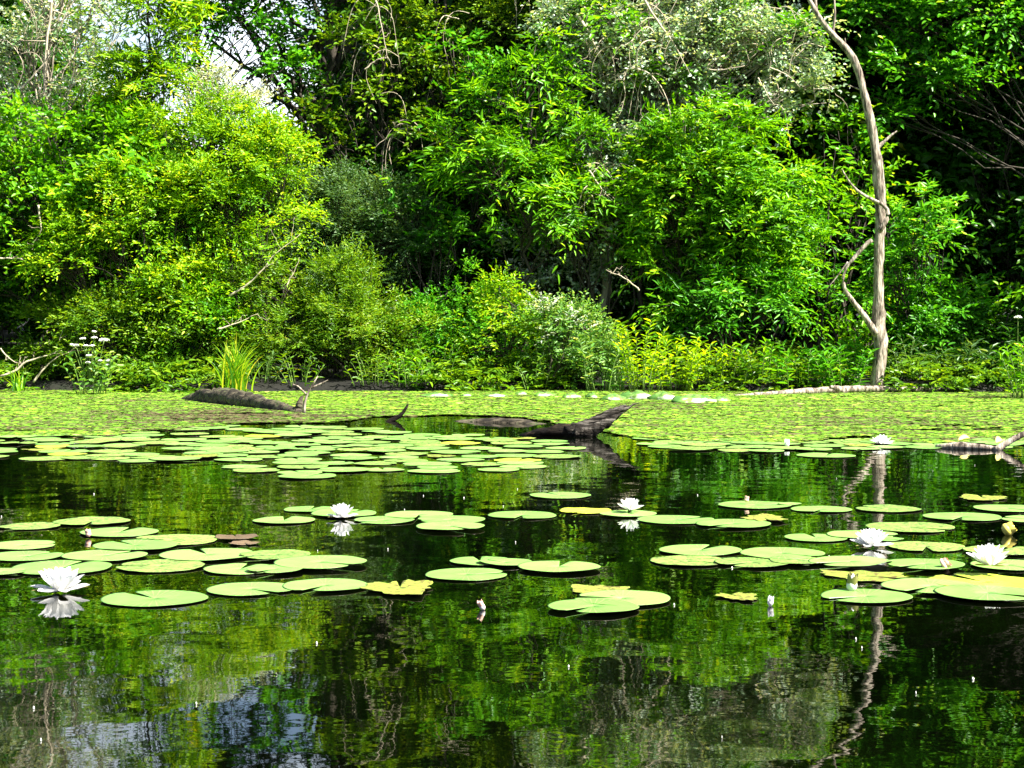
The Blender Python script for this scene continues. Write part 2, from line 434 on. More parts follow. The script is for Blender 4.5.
def woody(base, cent, rng, r0, droop=.0, stems=1, twr=.010):
    """limbs from the base to every lobe, twigs from each lobe's middle to its clumps"""
    lines = []
    base = np.asarray(base, float)
    if stems == 1:      # one trunk up through the crown, limbs leaving it on the way
        cs = np.array([c for c, _ in cent])
        topz = cs[:, 2].max(); mid = np.array([cs[:, 0].mean()*.4+base[0]*.6, cs[:, 1].mean(), topz])
        tk = bez(base, mid, 0, 24, rng, .035)
        lines.append((tk, np.linspace(r0, r0*.3, 24)))
    for c, cc in cent:
        if stems == 1:
            h = np.abs(tk[:, 2] - (c[2]*.72 + base[2]*.28 - .2)); i0 = int(np.argmin(h))
            b = tk[i0]; rr = max(.008, r0*.38*(1-.5*i0/24))
        else:
            b = base + np.array([rng.normal(0, .12), rng.normal(0, .08), 0]); rr = r0*.5
        d = np.linalg.norm(c - b)
        p = bez(b, c, .08 * d * rng.uniform(-.4, 1), 8, rng, .025 * d)
        lines.append((p, np.linspace(rr, rr * .35, 8)))
        for q in cc[rng.uniform(0, 1, len(cc)) < .7]:
            s = p[rng.integers(4, 8)]
            dd = np.linalg.norm(q - s)
            lines.append((bez(s, q, .08 * dd, 5, rng, .03 * dd), np.linspace(min(rr * .28, .008) + .002, twr * .3, 5)))
    return lines

COUNT = {'leaves': 0}
def plant(name, lobes_px, d, spec, mat, label, cat, group=None, base=None, seed=0, lai=2.6, gap=.18, clump=.30,
          bark='bark', r0=.03, stems=3, scale=1.0, twr=.010, wood='stem', rd=.75, hang=0, inner=.5, zmin=.03, pock=.08):
    """a shrub or tree whose lobes are given as (px, py, rx_px, ry_px[, extra depth])"""
    rng = np.random.default_rng(seed + 100)
    lob = []
    for q in lobes_px:
        px, py, rx, ry = q[:4]; dd = d + (q[4] if len(q) > 4 else 0)
        c = at(px, py, dd); s = dd / F
        lob.append((c[0], c[1], c[2], rx * s, max(rx * s * rd, .15), ry * s))
    sat = []
    for (x, y, z, a, b, c) in lob:
        for _ in range(2):
            t = rng.uniform(.1, 3.0); k = rng.uniform(.22, .40)
            sat.append((x+a*1.0*math.cos(t), y-b*rng.uniform(-.1, .5), max(z+c*.95*math.sin(t), .15), a*k, max(b*k, .1), c*k))
    lob = np.array(lob + sat)
    if base is None:
        bx = float(np.mean(lob[:, 0])); by = d + .1
    else:
        bx, by = at(base, 390, d)[0], d + .1
    bz = ground_z(bx, by)
    org = np.array([bx, by, bz])
    root = empty(name, org, label, cat, group)
    V, Fq, a, b, cent, tw = crown_geo([tuple(l) for l in lob], spec, rng, lai*.95, gap, clump*.66, face=zmin, scale=scale, inner=inner, lsc=.84, pock=pock)
    COUNT['leaves'] += len(V) // 6
    V = V - org
    V[:, 2] = np.maximum(V[:, 2], .02 - bz)
    obj('crown', mesh_np('crown', V, Fq, M[mat], {'rnd': a, 'tone': b}), root)
    lines = [(p - org, r) for p, r in woody(org + [0, 0, -.05], cent, rng, r0, stems=stems, twr=twr)]
    obj(wood, tubes_mesh(wood, lines, M[bark], 5, .05, rng), root)
    if hang:
        hl = []
        big = [l for l in lob if l[3] > .3]
        for _ in range(hang):
            l = big[rng.integers(len(big))]
            a = np.array([l[0]+l[3]*rng.uniform(-.9, .9), l[1]-l[4]*rng.uniform(.9, 1.25), l[2]+l[5]*rng.uniform(-.3, .9)]) - org
            sx = rng.choice([-1, 1]); ln = rng.uniform(.25, .75)
            p = [a, a+[sx*.28*ln, -.05, .12*ln], a+[sx*.5*ln, -.08, -.05*ln], a+[sx*.6*ln, -.06, -.45*ln], a+[sx*(.6+rng.normal(0, .12))*ln, -.04, -.95*ln]]
            p = bezier_smooth(np.array(p)+rng.normal(0, .02, (5, 3)), 14)
            w_ = rng.uniform(.004, .009)
            hl.append((p, np.linspace(w_, .002, 14)))
            if rng.uniform() < .7:
                q = p[rng.integers(3, 9)]
                hl.append((bez(q, q+[rng.uniform(-.3, .3), -.03, rng.uniform(-.35, .1)], .03, 7, rng, .01), np.linspace(w_*.6, .0015, 7)))
        for pr in hl:
            obj('branch', tubes_mesh('branch', [pr], M['twigpale'], 5, .05, rng), root)
    return root

# ------------------------------------------------------------------ ground and water
def shore(x):
    return 18.35 + .22 * np.sin(x * .9 + 1) + .12 * np.sin(x * 2.3)
def ground_z(x, y):
    t = float(y - shore(np.float64(x)))
    return float(gz(np.array([x]), np.array([y]))[0])
def gz(x, y):
    t = y - shore(x)
    # distance outside the pond, on any side
    out = np.maximum.reduce([t, -16 - y, np.abs(x) - 34])
    z = np.where(out < 0, np.maximum(out * .8, -1.1), .07 + .12 * (1 - np.exp(-np.maximum(out, 0) / 2.5)) + np.minimum(np.maximum(out, 0), 80) * .022)
    z = np.where((out >= 0) & (out < .15), out * .46, z)
    return z + np.where(out > .5, .05 * np.sin(x * 1.7) * np.cos(y * 1.3), 0)

gx = np.unique(np.concatenate([np.linspace(-1500, -40, 12), np.linspace(-40, -12, 20), np.linspace(-12, 12, 97), np.linspace(12, 40, 20), np.linspace(40, 1500, 12)]))
gy = np.unique(np.concatenate([np.linspace(-1500, -20, 12), np.linspace(-20, 16, 24), np.linspace(16, 24, 80), np.linspace(24, 60, 40), np.linspace(60, 1500, 12)]))
X, Y = np.meshgrid(gx, gy)
V = np.stack([X, Y, gz(X, Y)], -1).reshape(-1, 3)
nx, ny = len(gx), len(gy)
i = (np.arange(ny - 1)[:, None] * nx + np.arange(nx - 1)[None]).ravel()
tag(obj('ground', mesh_np('ground', V, np.stack([i, i+1, i+nx+1, i+nx], 1).astype(np.int32), M['bank'], smooth=True)), 'dark soil of the pond bed and wooded bank', None, None, 'structure')
wv = np.array([[-34.3, -16.3, 0], [34.3, -16.3, 0], [34.3, 19.0, 0], [-34.3, 19.0, 0]])
tag(obj('water', mesh_np('water', wv, np.array([[0, 1, 2, 3]], np.int32), M['water'])), 'dark still pond water mirroring the trees', None, None, 'structure')

# ------------------------------------------------------------------ floating mat (duckweed and small leaves)
def fbm(x, y, s):
    r = np.random.default_rng(s); v = 0
    for k in range(5):
        a, b, c, e = r.uniform(.5, 1.6, 4) * (1.7 ** k); ph = r.uniform(0, 6, 4)
        v = v + (np.sin(a*x + ph[0] + 1.3*np.sin(b*y*1.7 + ph[1])) * np.cos(c*y*2 + ph[2] + np.sin(e*x + ph[3]))) / (1.5 ** k)
    return v / 2.0
EDGE = np.array([(-300, 438), (0, 438), (110, 438), (150, 430), (185, 427), (330, 424), (372, 417), (450, 414), (525, 419), (560, 424), (585, 430), (650, 438), (720, 444), (790, 445), (812, 440), (850, 438), (930, 441), (1030, 440), (1300, 442)], float)
def mat_front(x, y):
    """depth of the mat's near edge for each x (world)"""
    px = 512 + x / y * F
    return F * H / (np.interp(px, EDGE[:, 0], EDGE[:, 1]) - HZ)
def build_mat():
    rng = np.random.default_rng(3)
    n = 800000
    y = np.sqrt(rng.uniform(10.6**2, 18.7**2, n)); x = rng.uniform(-1, 1, n) * y * .40
    nf = fbm(x * 1.2, y * 1.0, 5); fine = fbm(x * 4.5, y * 4, 9)
    k = (y > mat_front(x, y) + .35 * nf) & (y < shore(x) + .15)
    px = 512 + x / y * F; py = HZ + F * H / y
    # thin slits of open water inside the mat
    k &= ~((fine > .78) & (rng.uniform(0, 1, n) < .75))
    k &= ~((nf > .42) & (y < mat_front(x, y) + 1.6) & (rng.uniform(0, 1, n) < .93))
    k &= ~((fbm(x*2.2, y*5.5, 44) > .72) & (rng.uniform(0, 1, n) < .85))
    x, y, nf, fine, px, py = [q[k] for q in (x, y, nf, fine, px, py)]
    n = len(x)
    r = rng.uniform(.006, .022, n) * rng.choice([1]*14+[2.2], n)
    z = rng.uniform(.004, .010, n) + .003 * np.maximum(fine, 0)
    a0 = rng.uniform(0, 6.28, n)
    tilt = rng.normal(0, .06, (n, 2))
    ang = a0[:, None] + np.arange(6) * np.pi / 3
    lx = np.cos(ang) * r[:, None]; ly = np.sin(ang) * r[:, None] * rng.uniform(.6, 1, (n, 1))
    V = np.stack([x[:, None] + lx, y[:, None] + ly, np.maximum(z[:, None] + lx * tilt[:, :1] + ly * tilt[:, 1:], .003)], -1).reshape(-1, 3)
    f = (np.arange(n)[:, None] * 6 + np.arange(6)).astype(np.int32)
    # brown weathered stretches
    brown = .66 * np.exp(-(((px - 215) / 120) ** 2 + ((py - 417) / 7.0) ** 2)) + .35 * np.exp(-(((px - 860) / 130) ** 2 + ((py - 422) / 5.0) ** 2)) + .60 * np.clip(fbm(x * .8, y * 3.0, 21), 0, 1) + .25*np.clip(fbm(x*6, y*9, 22), 0, 1)
    brown += .25 * np.exp(-(((px - 640) / 60) ** 2 + ((py - 408) / 4.0) ** 2)) + .3 * np.clip((py - 424) / 6, 0, 1) * (px < 330) * (fine > .3)
    tag(obj('duckweed', mesh_np('duckweed', V, f, M['mat'], {'rnd': np.repeat(rng.uniform(.1, 1, n), 6), 'tone': np.repeat(brown, 6)})),
        'green duckweed and small leaves covering the far water', 'duckweed', None, 'stuff')
build_mat()

# ------------------------------------------------------------------ lily pads
def pad_geo(r, rng, notch=True, ragged=0, wav=.004, lift=0):
    k = 44
    half = rng.uniform(.06, .16) if notch else 0
    a = np.linspace(half, 2*np.pi - half, k) if notch else np.linspace(0, 2*np.pi, k, endpoint=False)
    ph = rng.uniform(0, 6, 5)
    rad = r * (1 + .02*np.sin(2*a+ph[0]) + .012*np.sin(5*a+ph[1]))
    if ragged:
        rad *= 1 + ragged * (.5*np.sin(3*a+ph[2]) + .35*np.sin(7*a+ph[3]) + .25*np.sin(13*a+ph[4])) * .4 - ragged * rng.uniform(0, .3, k)
    if notch: # rounded lobes beside the slit
        e = np.minimum(a - half, 2*np.pi - half - a); rad = rad * (1 - .10*np.exp(-e/.08))
    rings = [.0, .3, .6, .85, .96, 1.0]
    Vt = []
    for q in rings:
        z = .002 + wav * q**3 * (np.sin(3*a+ph[2]) + .6*np.sin(7*a+ph[3])) + .0016*np.exp(-((q-1)/.04)**2)*(.5+.5*np.sin(2*a+ph[4])) - .003*np.exp(-(q/.25)**2)
        z = z + lift * q**2 * np.exp(-(np.angle(np.exp(1j*(a-ph[0])))/.5)**2)
        rr = rad*q if q else np.full(k, r*.012)
        Vt.append(np.stack([rr*np.cos(a), rr*np.sin(a), np.maximum(z, .0008)], 1))
    m = len(rings)
    V = np.vstack(Vt)
    Vb = V.copy(); Vb[:, 2] -= .001; Vb[:, :2] *= .992
    n = len(V); F_ = []
    kk = k - 1 if notch else k
    for i in range(m-1):
        for j in range(kk):
            j2 = (j+1) % k
            F_.append((i*k+j, (i+1)*k+j, (i+1)*k+j2, i*k+j2))
            F_.append((n+i*k+j, n+i*k+j2, n+(i+1)*k+j2, n+(i+1)*k+j))
    for j in range(kk):
        j2 = (j+1) % k; t = (m-1)*k
        F_.append((t+j, n+t+j, n+t+j2, t+j2))
        F_.append((j, j2, n+j2, n+j))
    if notch:
        for i in range(m-1):
            F_.append((i*k, n+i*k, n+(i+1)*k, (i+1)*k))
            F_.append((i*k+k-1, (i+1)*k+k-1, n+(i+1)*k+k-1, n+i*k+k-1))
    return np.vstack([V, Vb]), np.array(F_, np.int32)

PADS = []   # placed: x, y, r, z
def put_pad(px, py, w, kind, label, group=None, rng=None, ry=None):
    rng = rng or R0
    c = wpt(px, py); r = w / 2 * c[1] / F
    z = .0045
    for (x2, y2, r2, z2) in PADS:
        if math.hypot(c[0]-x2, c[1]-y2) < (r + r2) * .97:
            z = max(z, z2 + .0019)
    z = min(z, .0105) + float(rng.uniform(0, .0005))
    PADS.append((c[0], c[1], r, z))
    z -= .0025
    rag = {'r': .55, 's': .06, 'y': .12, 'b': .3}.get(kind, 0)
    V, f = pad_geo(r, rng, True, rag, {'g': .0005, 's': .0008}.get(kind, .0014), .007 if rng.uniform() < .08 else 0)
    if kind == 'r': V[:, 1] *= .75
    o = obj('lily_pad', mesh_np('lily_pad', V, f, PM[kind], smooth=False), None, (c[0], c[1], z))
    me = o.data; me.polygons.foreach_set('use_smooth', np.ones(len(me.polygons), bool))
    o.rotation_euler = (rng.normal(0, .003), rng.normal(0, .003), rng.uniform(0, 6.28))
    tag(o, label, 'lily pad', group)
    return o

G1 = 'lily pads floating on the open water'
NEAR = [
 (154.5,599.5,104,'g','big smooth lily pad alone right of the largest white water lily'),
 (62,568.5,100,'g','wide green lily pad directly behind the largest white water lily'),
 (160,567,90,'s','speckled lily pad overlapping the one behind the largest white flower'),
 (2,573.5,48,'g','small lily pad cut by the left edge beside the largest flower'),
 (26,557,74,'g','green lily pad cut by the left edge, one row behind the largest flower'),
 (104,557,85,'g','clean green lily pad in the left raft, touching the left-edge pad of its row'),
 (22,546,68,'g','lily pad at the left edge, behind two rows of pads'),
 (30,527,60,'s','speckled lily pad rearmost at the left edge of the open water'),
 (92,522,76,'s','speckled lily pad joined to the rearmost left-edge pad'),
 (119,533,78,'g','slim green lily pad with a pink bud at its left tip'),
 (172,541,90,'s','speckled lily pad beside the brown curled pad of the left raft'),
 (135,547.5,83,'g','green lily pad in front of the speckled one near the brown pad'),
 (236,538.5,44,'b','grey brown dying lily pad at the rear right of the left raft'),
 (244,544,32,'b','small dark red curled lily pad in the left raft'),
 (207,556,94,'g','large lily pad just in front of the dark red curled pad'),
 (276,557,70,'s','yellowish speckled lily pad right of the dark red curled pad'),
 (240,570,74,'g','lily pad in the front middle of the left raft'),
 (320,565,94,'g','rightmost wide lily pad of the left raft'),
 (275,572,56,'g','small lily pad tucked under the rightmost wide pad of the left raft'),
 (251,590,88,'g','front lily pad right of the lone big smooth pad'),
 (325,587,84,'g','green lily pad touching the ragged yellow decayed pad'),
 (400,590,98,'r','ragged yellow decayed lily pad floating in open water'),
 (310,510,54,'g','lily pad behind the white flower of the middle left'),
 (344,514.5,66,'g','lily pad under the white flower of the middle left'),
 (284,521,64,'g','lily pad left of the white flower of the middle left'),
 (384,521,62,'g','lily pad right of the white flower of the middle left'),
 (419,516,68,'g','rear lily pad of the trio right of the middle left flower'),
 (451,521.5,68,'g','middle lily pad of the trio right of the middle left flower'),
 (450,528.5,70,'g','front lily pad of the trio right of the middle left flower'),
 (522,516,68,'g','solitary narrow lily pad between the pad trio and the small white flower'),
 (480,562,62,'g','rear left lily pad of the cluster at the centre'),
 (505,564,54,'g','small lily pad in the middle of the centre cluster'),
 (559,569,82,'g','right lily pad of the cluster at the centre'),
 (466,575.5,84,'g','front left lily pad of the cluster at the centre'),
 (560,496,63,'g','lone lily pad behind and left of the small white flower'),
 (585,511.5,54,'y','yellow edged lily pad left of the small white flower'),
 (628,515,57,'g','lily pad under the small white flower'),
 (676,520.5,76,'g','lily pad right of the small white flower'),
 (733,525,74,'g','lily pad overlapping the one right of the small white flower'),
 (755,505.5,74,'g','lily pad with a pale bud on its rear edge'),
 (764,520,60,'r','ragged lily pad between two green ones right of centre'),
 (700,551,84,'g','smooth rear lily pad of the right centre cluster'),
 (688,562,76,'s','pale speckled lily pad at the left front of the right centre cluster'),
 (752,564,74,'s','pale speckled lily pad at the front middle of the right centre cluster'),
 (798,563,56,'s','small speckled lily pad at the right of the right centre cluster'),
 (782,556,86,'g','smooth lily pad behind the speckled row of the right centre cluster'),
 (600,592,84,'r','ragged yellow lily pad behind the front centre pair'),
 (622,600,99,'g','rear lily pad of the overlapping front centre pair'),
 (593,609,90,'g','front lily pad of the overlapping front centre pair'),
 (738,598,52,'r','small torn yellow lily pad alone right of the front centre pair'),
 (821,510,60,'g','lily pad left of the reflected dead trunk'),
 (888,509.5,66,'s','lily pad across the reflected dead trunk'),
 (982,498.5,62,'r','brownish yellow lily pad rearmost near the right edge'),
 (1008,509,68,'g','lily pad cut by the right edge, in front of the brownish yellow one'),
 (962,517.5,76,'g','lily pad in front of the brownish yellow one near the right edge'),
 (1032,520,60,'g','lily pad mostly outside the right edge of the view'),
 (910,528,90,'s','large speckled lily pad behind the white flower near the dead trunk reflection'),
 (816,538.5,64,'g','small lily pad left of the white flower near the trunk reflection'),
 (862,536,70,'g','lily pad right behind the white flower near the trunk reflection'),
 (926,547.5,78,'s','speckled lily pad between the two white flowers on the right'),
 (1000,552,74,'s','speckled lily pad behind the rightmost white flower'),
 (850,564.5,82,'g','lily pad in front of the white flower near the trunk reflection'),
 (925,567,78,'g','green lily pad left of the rightmost white flower'),
 (1008,566,76,'g','green lily pad right of the rightmost white flower'),
 (866,577,94,'r','ragged yellow lily pad around the half open bud'),
 (985,583,118,'y','large bright yellow lily pad under the rightmost white flower'),
 (930,588,98,'g','lily pad in front of the large yellow one, left of the pair'),
 (987,595.5,102,'g','lily pad in front of the large yellow one, right of the pair'),
 (866,597.5,90,'g','frontmost lily pad on the right, over the lower trunk reflection'),
 (826,456,58,'g','lone lily pad left of the small flower at the duckweed edge'),
 (885,541,36,'g','small lily pad peeking out behind the white flower near the trunk reflection'),
 (790,330+175,24,'g','tiny lily pad right of the pad with the pale bud'),
]
rp = np.random.default_rng(11)
for q in NEAR:
    put_pad(q[0], q[1], q[2], q[3], q[4], G1, rp)

def band(n, region, kinds, label, group, seed, wr=(.28, .38), overlap=.72):
    rng = np.random.default_rng(seed); cnt = 0; mine = []
    for _ in range(n * 40):
        if cnt >= n: break
        u = rng.uniform(); px, py = region(rng)
        if py is None: continue
        if 568 < px < 652 and py > 433: continue      # open water below the splintered log
        w = (py - HZ) * rng.uniform(*wr)
        c = wpt(px, py); r = w/2*c[1]/F
        if any(math.hypot(c[0]-a, c[1]-b) < (r+rr)*overlap for a, b, rr in mine): continue
        mine.append((c[0], c[1], r)); cnt += 1
        put_pad(px, py, w, str(rng.choice(kinds[0], p=kinds[1])), label, group, rng)
    return cnt
def reg(poly):
    poly = np.array(poly, float)
    lo, hi = poly.min(0), poly.max(0)
    def inside(x, y):
        c = False; j = len(poly) - 1
        for i in range(len(poly)):
            if (poly[i][1] > y) != (poly[j][1] > y) and x < (poly[j][0]-poly[i][0])*(y-poly[i][1])/(poly[j][1]-poly[i][1])+poly[i][0]: c = not c
            j = i
        return c
    def f(rng):
        x, y = rng.uniform(lo[0], hi[0]), 0
        # sample evenly on the water plane
        d = rng.uniform(F*H/(hi[1]-HZ), F*H/(lo[1]-HZ)); y = HZ + F*H/d
        return (x, y) if inside(x, y) else (x, None)
    return f
K = (['g', 's', 'y', 'r'], [.68, .29, .01, .02])
n1 = band(95, reg([(225, 441), (330, 427), (420, 434), (520, 438), (600, 445), (600, 452), (545, 462), (540, 470), (420, 474), (360, 472), (300, 478), (215, 466), (200, 452)]), K,
     'flat lily pad in the crowded raft in front of the mossy log', 'lily pads crowded in the middle raft', 5)
n2 = band(50, reg([(-60, 436), (120, 434), (225, 442), (240, 458), (130, 462), (60, 460), (-60, 460)]), K,
     'flat lily pad in the raft along the duckweed on the left', 'lily pads along the duckweed on the left', 6)
n3 = band(60, reg([(590, 436), (720, 440), (790, 442), (1100, 438), (1100, 447), (900, 448), (780, 452), (640, 449), (590, 444)]), K,
     'flat lily pad along the near edge of the duckweed on the right', 'lily pads along the duckweed on the right', 8)
n4 = band(16, reg([(130, 424), (260, 424), (340, 428), (300, 436), (180, 440), (130, 434)]), K,
     'flat lily pad in the dark gap between the duckweed and the middle raft', 'lily pads in the gap behind the middle raft', 9)
n5 = band(6, reg([(1030,500),(1180,500),(1180,600),(1050,600)]), K,
     'lily pad outside the right edge of the view', 'lily pads beyond the view', 10) if False else 0

# ------------------------------------------------------------------ flowers
def petal_geo(L, W, cup, rng):
    m = 7; k = 5
    t = np.linspace(0, 1, m)
    w = W * np.array([.34, .62, .86, 1.0, .98, .70, .12])
    V = []
    for i in range(m):
        for j in range(k):
            s = (j/(k-1) - .5)
            V.append((L*t[i], s*w[i], L*(.03*t[i] + .10*t[i]**2) + abs(s)**2*w[i]*cup*2.4))
    F_ = [(i*k+j, (i+1)*k+j, (i+1)*k+j+1, i*k+j+1) for i in range(m-1) for j in range(k-1)]
    return np.array(V), np.array(F_, np.int32)
_pm = {}
def petal_mesh(key, L, W, cup, mat):
    if key not in _pm:
        V, f = petal_geo(L, W, cup, R0); me = mesh_np('petal', V, f, mat, smooth=True); _pm[key] = me
    return _pm[key]
def stamens_mesh(r, rng, h):
    lines = []
    for q in range(34):
        a = rng.uniform(0, 6.28); rr = r*math.sqrt(rng.uniform(.05, 1))
        lines.append(([(rr*.5*math.cos(a), rr*.5*math.sin(a), 0), (rr*.9*math.cos(a), rr*.9*math.sin(a), h*.6), (rr*.75*math.cos(a), rr*.75*math.sin(a), h)], [.0016, .0018, .0006]))
    return tubes_mesh('stamens', lines, M['stamen'], 4, 0)
FG = 'white water lilies in bloom'
def flower(px, py, w, label, seed, z=.004, rings=((8, 4, 1.0), (8, 24, .97), (8, 44, .90), (6, 62, .78)), rz=0, tilt=(0, 0)):
    rng = np.random.default_rng(seed)
    c = wpt(px, py); Lp = w/2*c[1]/F * .98
    root = empty('water_lily', (c[0], c[1], z), label, 'water lily', FG, rz)
    root.rotation_euler = (tilt[0], tilt[1], rz)
    for ri, (n, el, sc) in enumerate(rings):
        me = petal_mesh(('p', seed, ri), Lp*sc, Lp*.42*(1-.05*ri), .5, M['petal'])
        for q in range(n):
            o = obj('petal', me, root)
            a = 2*math.pi*(q + .5*(ri % 2) + rng.normal(0, .09))/n
            e = math.radians(el + rng.normal(0, 4))
            o.rotation_euler = (0, -e, a); o_r = Lp*(.16, .13, .09, .05)[min(ri, 3)]; o.location = (o_r*math.cos(a), o_r*math.sin(a), .001+.0008*ri)
            s = rng.uniform(.92, 1.06); o.scale = (s, s*rng.uniform(.9, 1.1), s)
    me = petal_mesh(('s', seed), Lp*.98, Lp*.30, .4, M['sepal'])
    for q in range(4):
        o = obj('sepal', me, root); a = 2*math.pi*(q+.3)/4
        o.rotation_euler = (0, math.radians(3), a); o.location = (0, 0, .0015)
    obj('stamens', stamens_mesh(Lp*.22, rng, Lp*.34), root, (0, 0, .006))
    return root
flower(60, 593, 58, 'largest white water lily, open, at the left side of the near water', 1, rings=((6, 3, .95), (12, 38, .90), (12, 50, .88), (9, 66, .8)))
flower(342, 519, 31, 'white water lily among the pads of the middle left', 2, rings=((6, 8, .9), (11, 36, .95), (10, 52, .92), (7, 68, .9)))
flower(630, 514, 26, 'small white water lily just right of centre', 3, z=.014, rings=((7, 22, 1.0), (8, 42, 1.0), (8, 60, .95), (6, 74, .9)))
flower(882, 445, 22, 'farthest white water lily, at the duckweed edge near the dead trunk', 4, rings=((7, 10, 1.0), (8, 30, 1.0), (7, 55, .9)))
flower(872, 548, 42, 'white water lily over the reflection of the dead trunk', 5, rings=((6, 6, .9), (11, 36, .93), (10, 54, .9), (7, 70, .85)))
flower(990, 576, 43, 'rightmost white water lily, standing on the yellow pad', 6, z=.03, rings=((7, 26, 1.05), (8, 44, 1.05), (8, 60, 1.0), (6, 74, .95)))

def bud(px, py, hpx, wpx, mat, label, lean=(0, 0), z=.0, tip='petal'):
    c = wpt(px, py); s = c[1]/F; h = hpx*s; r = wpx/2*s
    root = empty('water_lily_bud', (c[0], c[1], z), label, 'flower bud', 'water lily buds')
    root.rotation_euler = (lean[0], lean[1], 0)
    t = np.linspace(0, 1, 9)
    pts = np.stack([0*t, 0*t, h*t], 1); rad = r*np.array([.35, .75, .97, 1.0, .93, .78, .55, .30, .04])
    V, q, T = tube_geo(pts, rad, 12)
    obj('petals', mesh_np('petals', V, [q, T], M[tip], smooth=True), root)
    me = petal_mesh(('b', mat, px), h*.95, r*1.5, .55, M[mat])
    for k in range(4):
        a = k*math.pi/2 + .4
        o = obj('sepal', me, root); o.rotation_euler = (0, -math.radians(76), a)
        o.location = (r*.72*math.cos(a), r*.72*math.sin(a), .002)
bud(851, 592, 19, 11, 'sepal', 'half open white bud with brown sepals among ragged yellow leaves', (.1, .1))
bud(1003, 535, 13, 14, 'budyellow', 'yellow green bud lying on dark water near the right edge', (.2, 1.0), .01, 'budyellow')
bud(787, 447, 8, 5, 'petal', 'small closed white bud at the duckweed edge')
bud(89, 538, 8, 6, 'budpink', 'pink bud at the left tip of a slim green pad', (.1, -.2), .004, 'budpink')
bud(746, 505, 6, 5, 'budpink', 'pale pink bud on the rear edge of a pad right of centre', (0, .2), .012, 'budpink')
bud(942, 570, 8, 14, 'budpink', 'peach coloured bud resting between the green pad and the yellow pad', (.3, .9), .012, 'budpink')
bud(484, 610, 11, 6, 'budpink', 'pale closed bud poking from the water in front of the centre cluster', (.2, -.5), 0, 'petal')
bud(770, 606, 10, 6, 'petal', 'thin pale bud poking up right of the torn yellow pad', (.1, .1), 0, 'petal')

# white specks of fluff on the water
def specks():
    rng = np.random.default_rng(5); Vs, Q = [], []; off = 0
    for q in range(38):
        px, py = rng.uniform(-20, 1044), HZ + F*H/rng.uniform(3.1, 9.5)
        c = wpt(px, py)
        if any(math.hypot(c[0]-a, c[1]-b) < r for a, b, r, z in PADS): continue
        r = rng.uniform(.0008, .0019); k = 5
        a = rng.uniform(0, 6.28) + np.arange(k)*2*np.pi/k
        top = np.stack([c[0]+r*np.cos(a)*rng.uniform(.5, 1.6), c[1]+r*np.sin(a), np.full(k, .003)], 1)
        Vs += [top, top*[1, 1, 0]+[0, 0, .0005], [[c[0], c[1], .006]]]
        for j in range(k):
            j2 = (j+1) % k
            Q += [(off+k+j, off+k+j2, off+j2), (off+k+j, off+j2, off+j), (off+j, off+j2, off+2*k)]
        off += 2*k+1
    tag(obj('fluff', mesh_np('fluff', np.vstack(Vs), np.array(Q, np.int32), M['floret'])), 'tiny white specks of fluff on the dark water', 'fluff', None, 'stuff')
specks()

# ------------------------------------------------------------------ logs and snags
def log(name, pts, rad, mat, label, cat='log', k=12, wob=.10, seed=1, group=None, part='trunk', extra=()):
    pts = np.array(pts, float); rng = np.random.default_rng(seed)
    # resample
    s = np.r_[0, np.cumsum(np.linalg.norm(np.diff(pts, axis=0), axis=1))]
    m = max(8, int(s[-1]/.07)); m = min(m, 70)
    ss = np.linspace(0, s[-1], m)
    P = np.stack([np.interp(ss, s, pts[:, i]) for i in range(3)], 1)
    ker = np.array([.25, .5, .25])
    for _ in range(3):
        P[1:-1] = (P[:-2]+2*P[1:-1]+P[2:])/4
    rr = np.interp(ss, s, np.array(rad, float)) * (1 + .05*np.sin(ss*9+seed) + .03*np.sin(ss*23))
    org = P[0].copy()
    root = empty(name, org, label, cat, group)
    V, q, T = tube_geo(P-org, rr, k, wob, rng)
    obj(part, mesh_np(part, V, [q, T], M[mat], smooth=True), root)
    for nm, pp, ra in extra:
        pp = np.array(pp, float) - org
        V, q, T = tube_geo(bezier_smooth(pp), np.interp(np.linspace(0, 1, len(bezier_smooth(pp))), np.linspace(0, 1, len(ra)), ra), 8, .07, rng)
        obj(nm, mesh_np(nm, V, [q, T], M[mat], smooth=True), root)
    return root
# mossy log
a, b = wpt(178, 399), wpt(302, 413)
mid = (a+b)/2
log('mossy_log', [a+[0, 0, -.06], a*.75+b*.25+[0, 0, .035], mid+[0, 0, .05], a*.25+b*.75+[0, 0, .025], b+[0, 0, -.01]], [.05, .085, .095, .07, .04], 'mosslog',
    'thick mossy brown log lying in duckweed at the left', seed=3, wob=.12,
    extra=[('stub', [b+[-.05, .1, 0], b+[-.03, .08, .07], b+[-.01, .08, .13]], [.035, .03, .012])])
# twiggy branch rising beside the log end
t0 = wpt(304, 414)
log('dead_twig', [t0, at(304, 400, t0[1]), at(309, 390, t0[1]), at(318, 376, t0[1])], [.016, .013, .009, .004], 'deadwood',
    'thin pale forked twig standing at the end of the mossy log', 'twig', 6, 0, 4,
    extra=[('side_twig', [at(306, 394, t0[1]), at(298, 386, t0[1]), at(292, 384, t0[1])], [.008, .006, .003]),
           ('side_twig', [at(311, 388, t0[1]), at(320, 384, t0[1]), at(328, 380, t0[1])], [.008, .006, .003])])
# dark hooked snag
d = wpt(390, 421)[1]
log('hooked_snag', [at(384, 423, d), at(391, 420, d), at(399, 418, d), at(403, 415, d), at(405, 410, d), at(408, 404, d)], [.012, .018, .018, .014, .012, .006], 'wetwood',
    'small black hooked branch sticking out of the water at centre left', 'branch', 8, .06, 5)
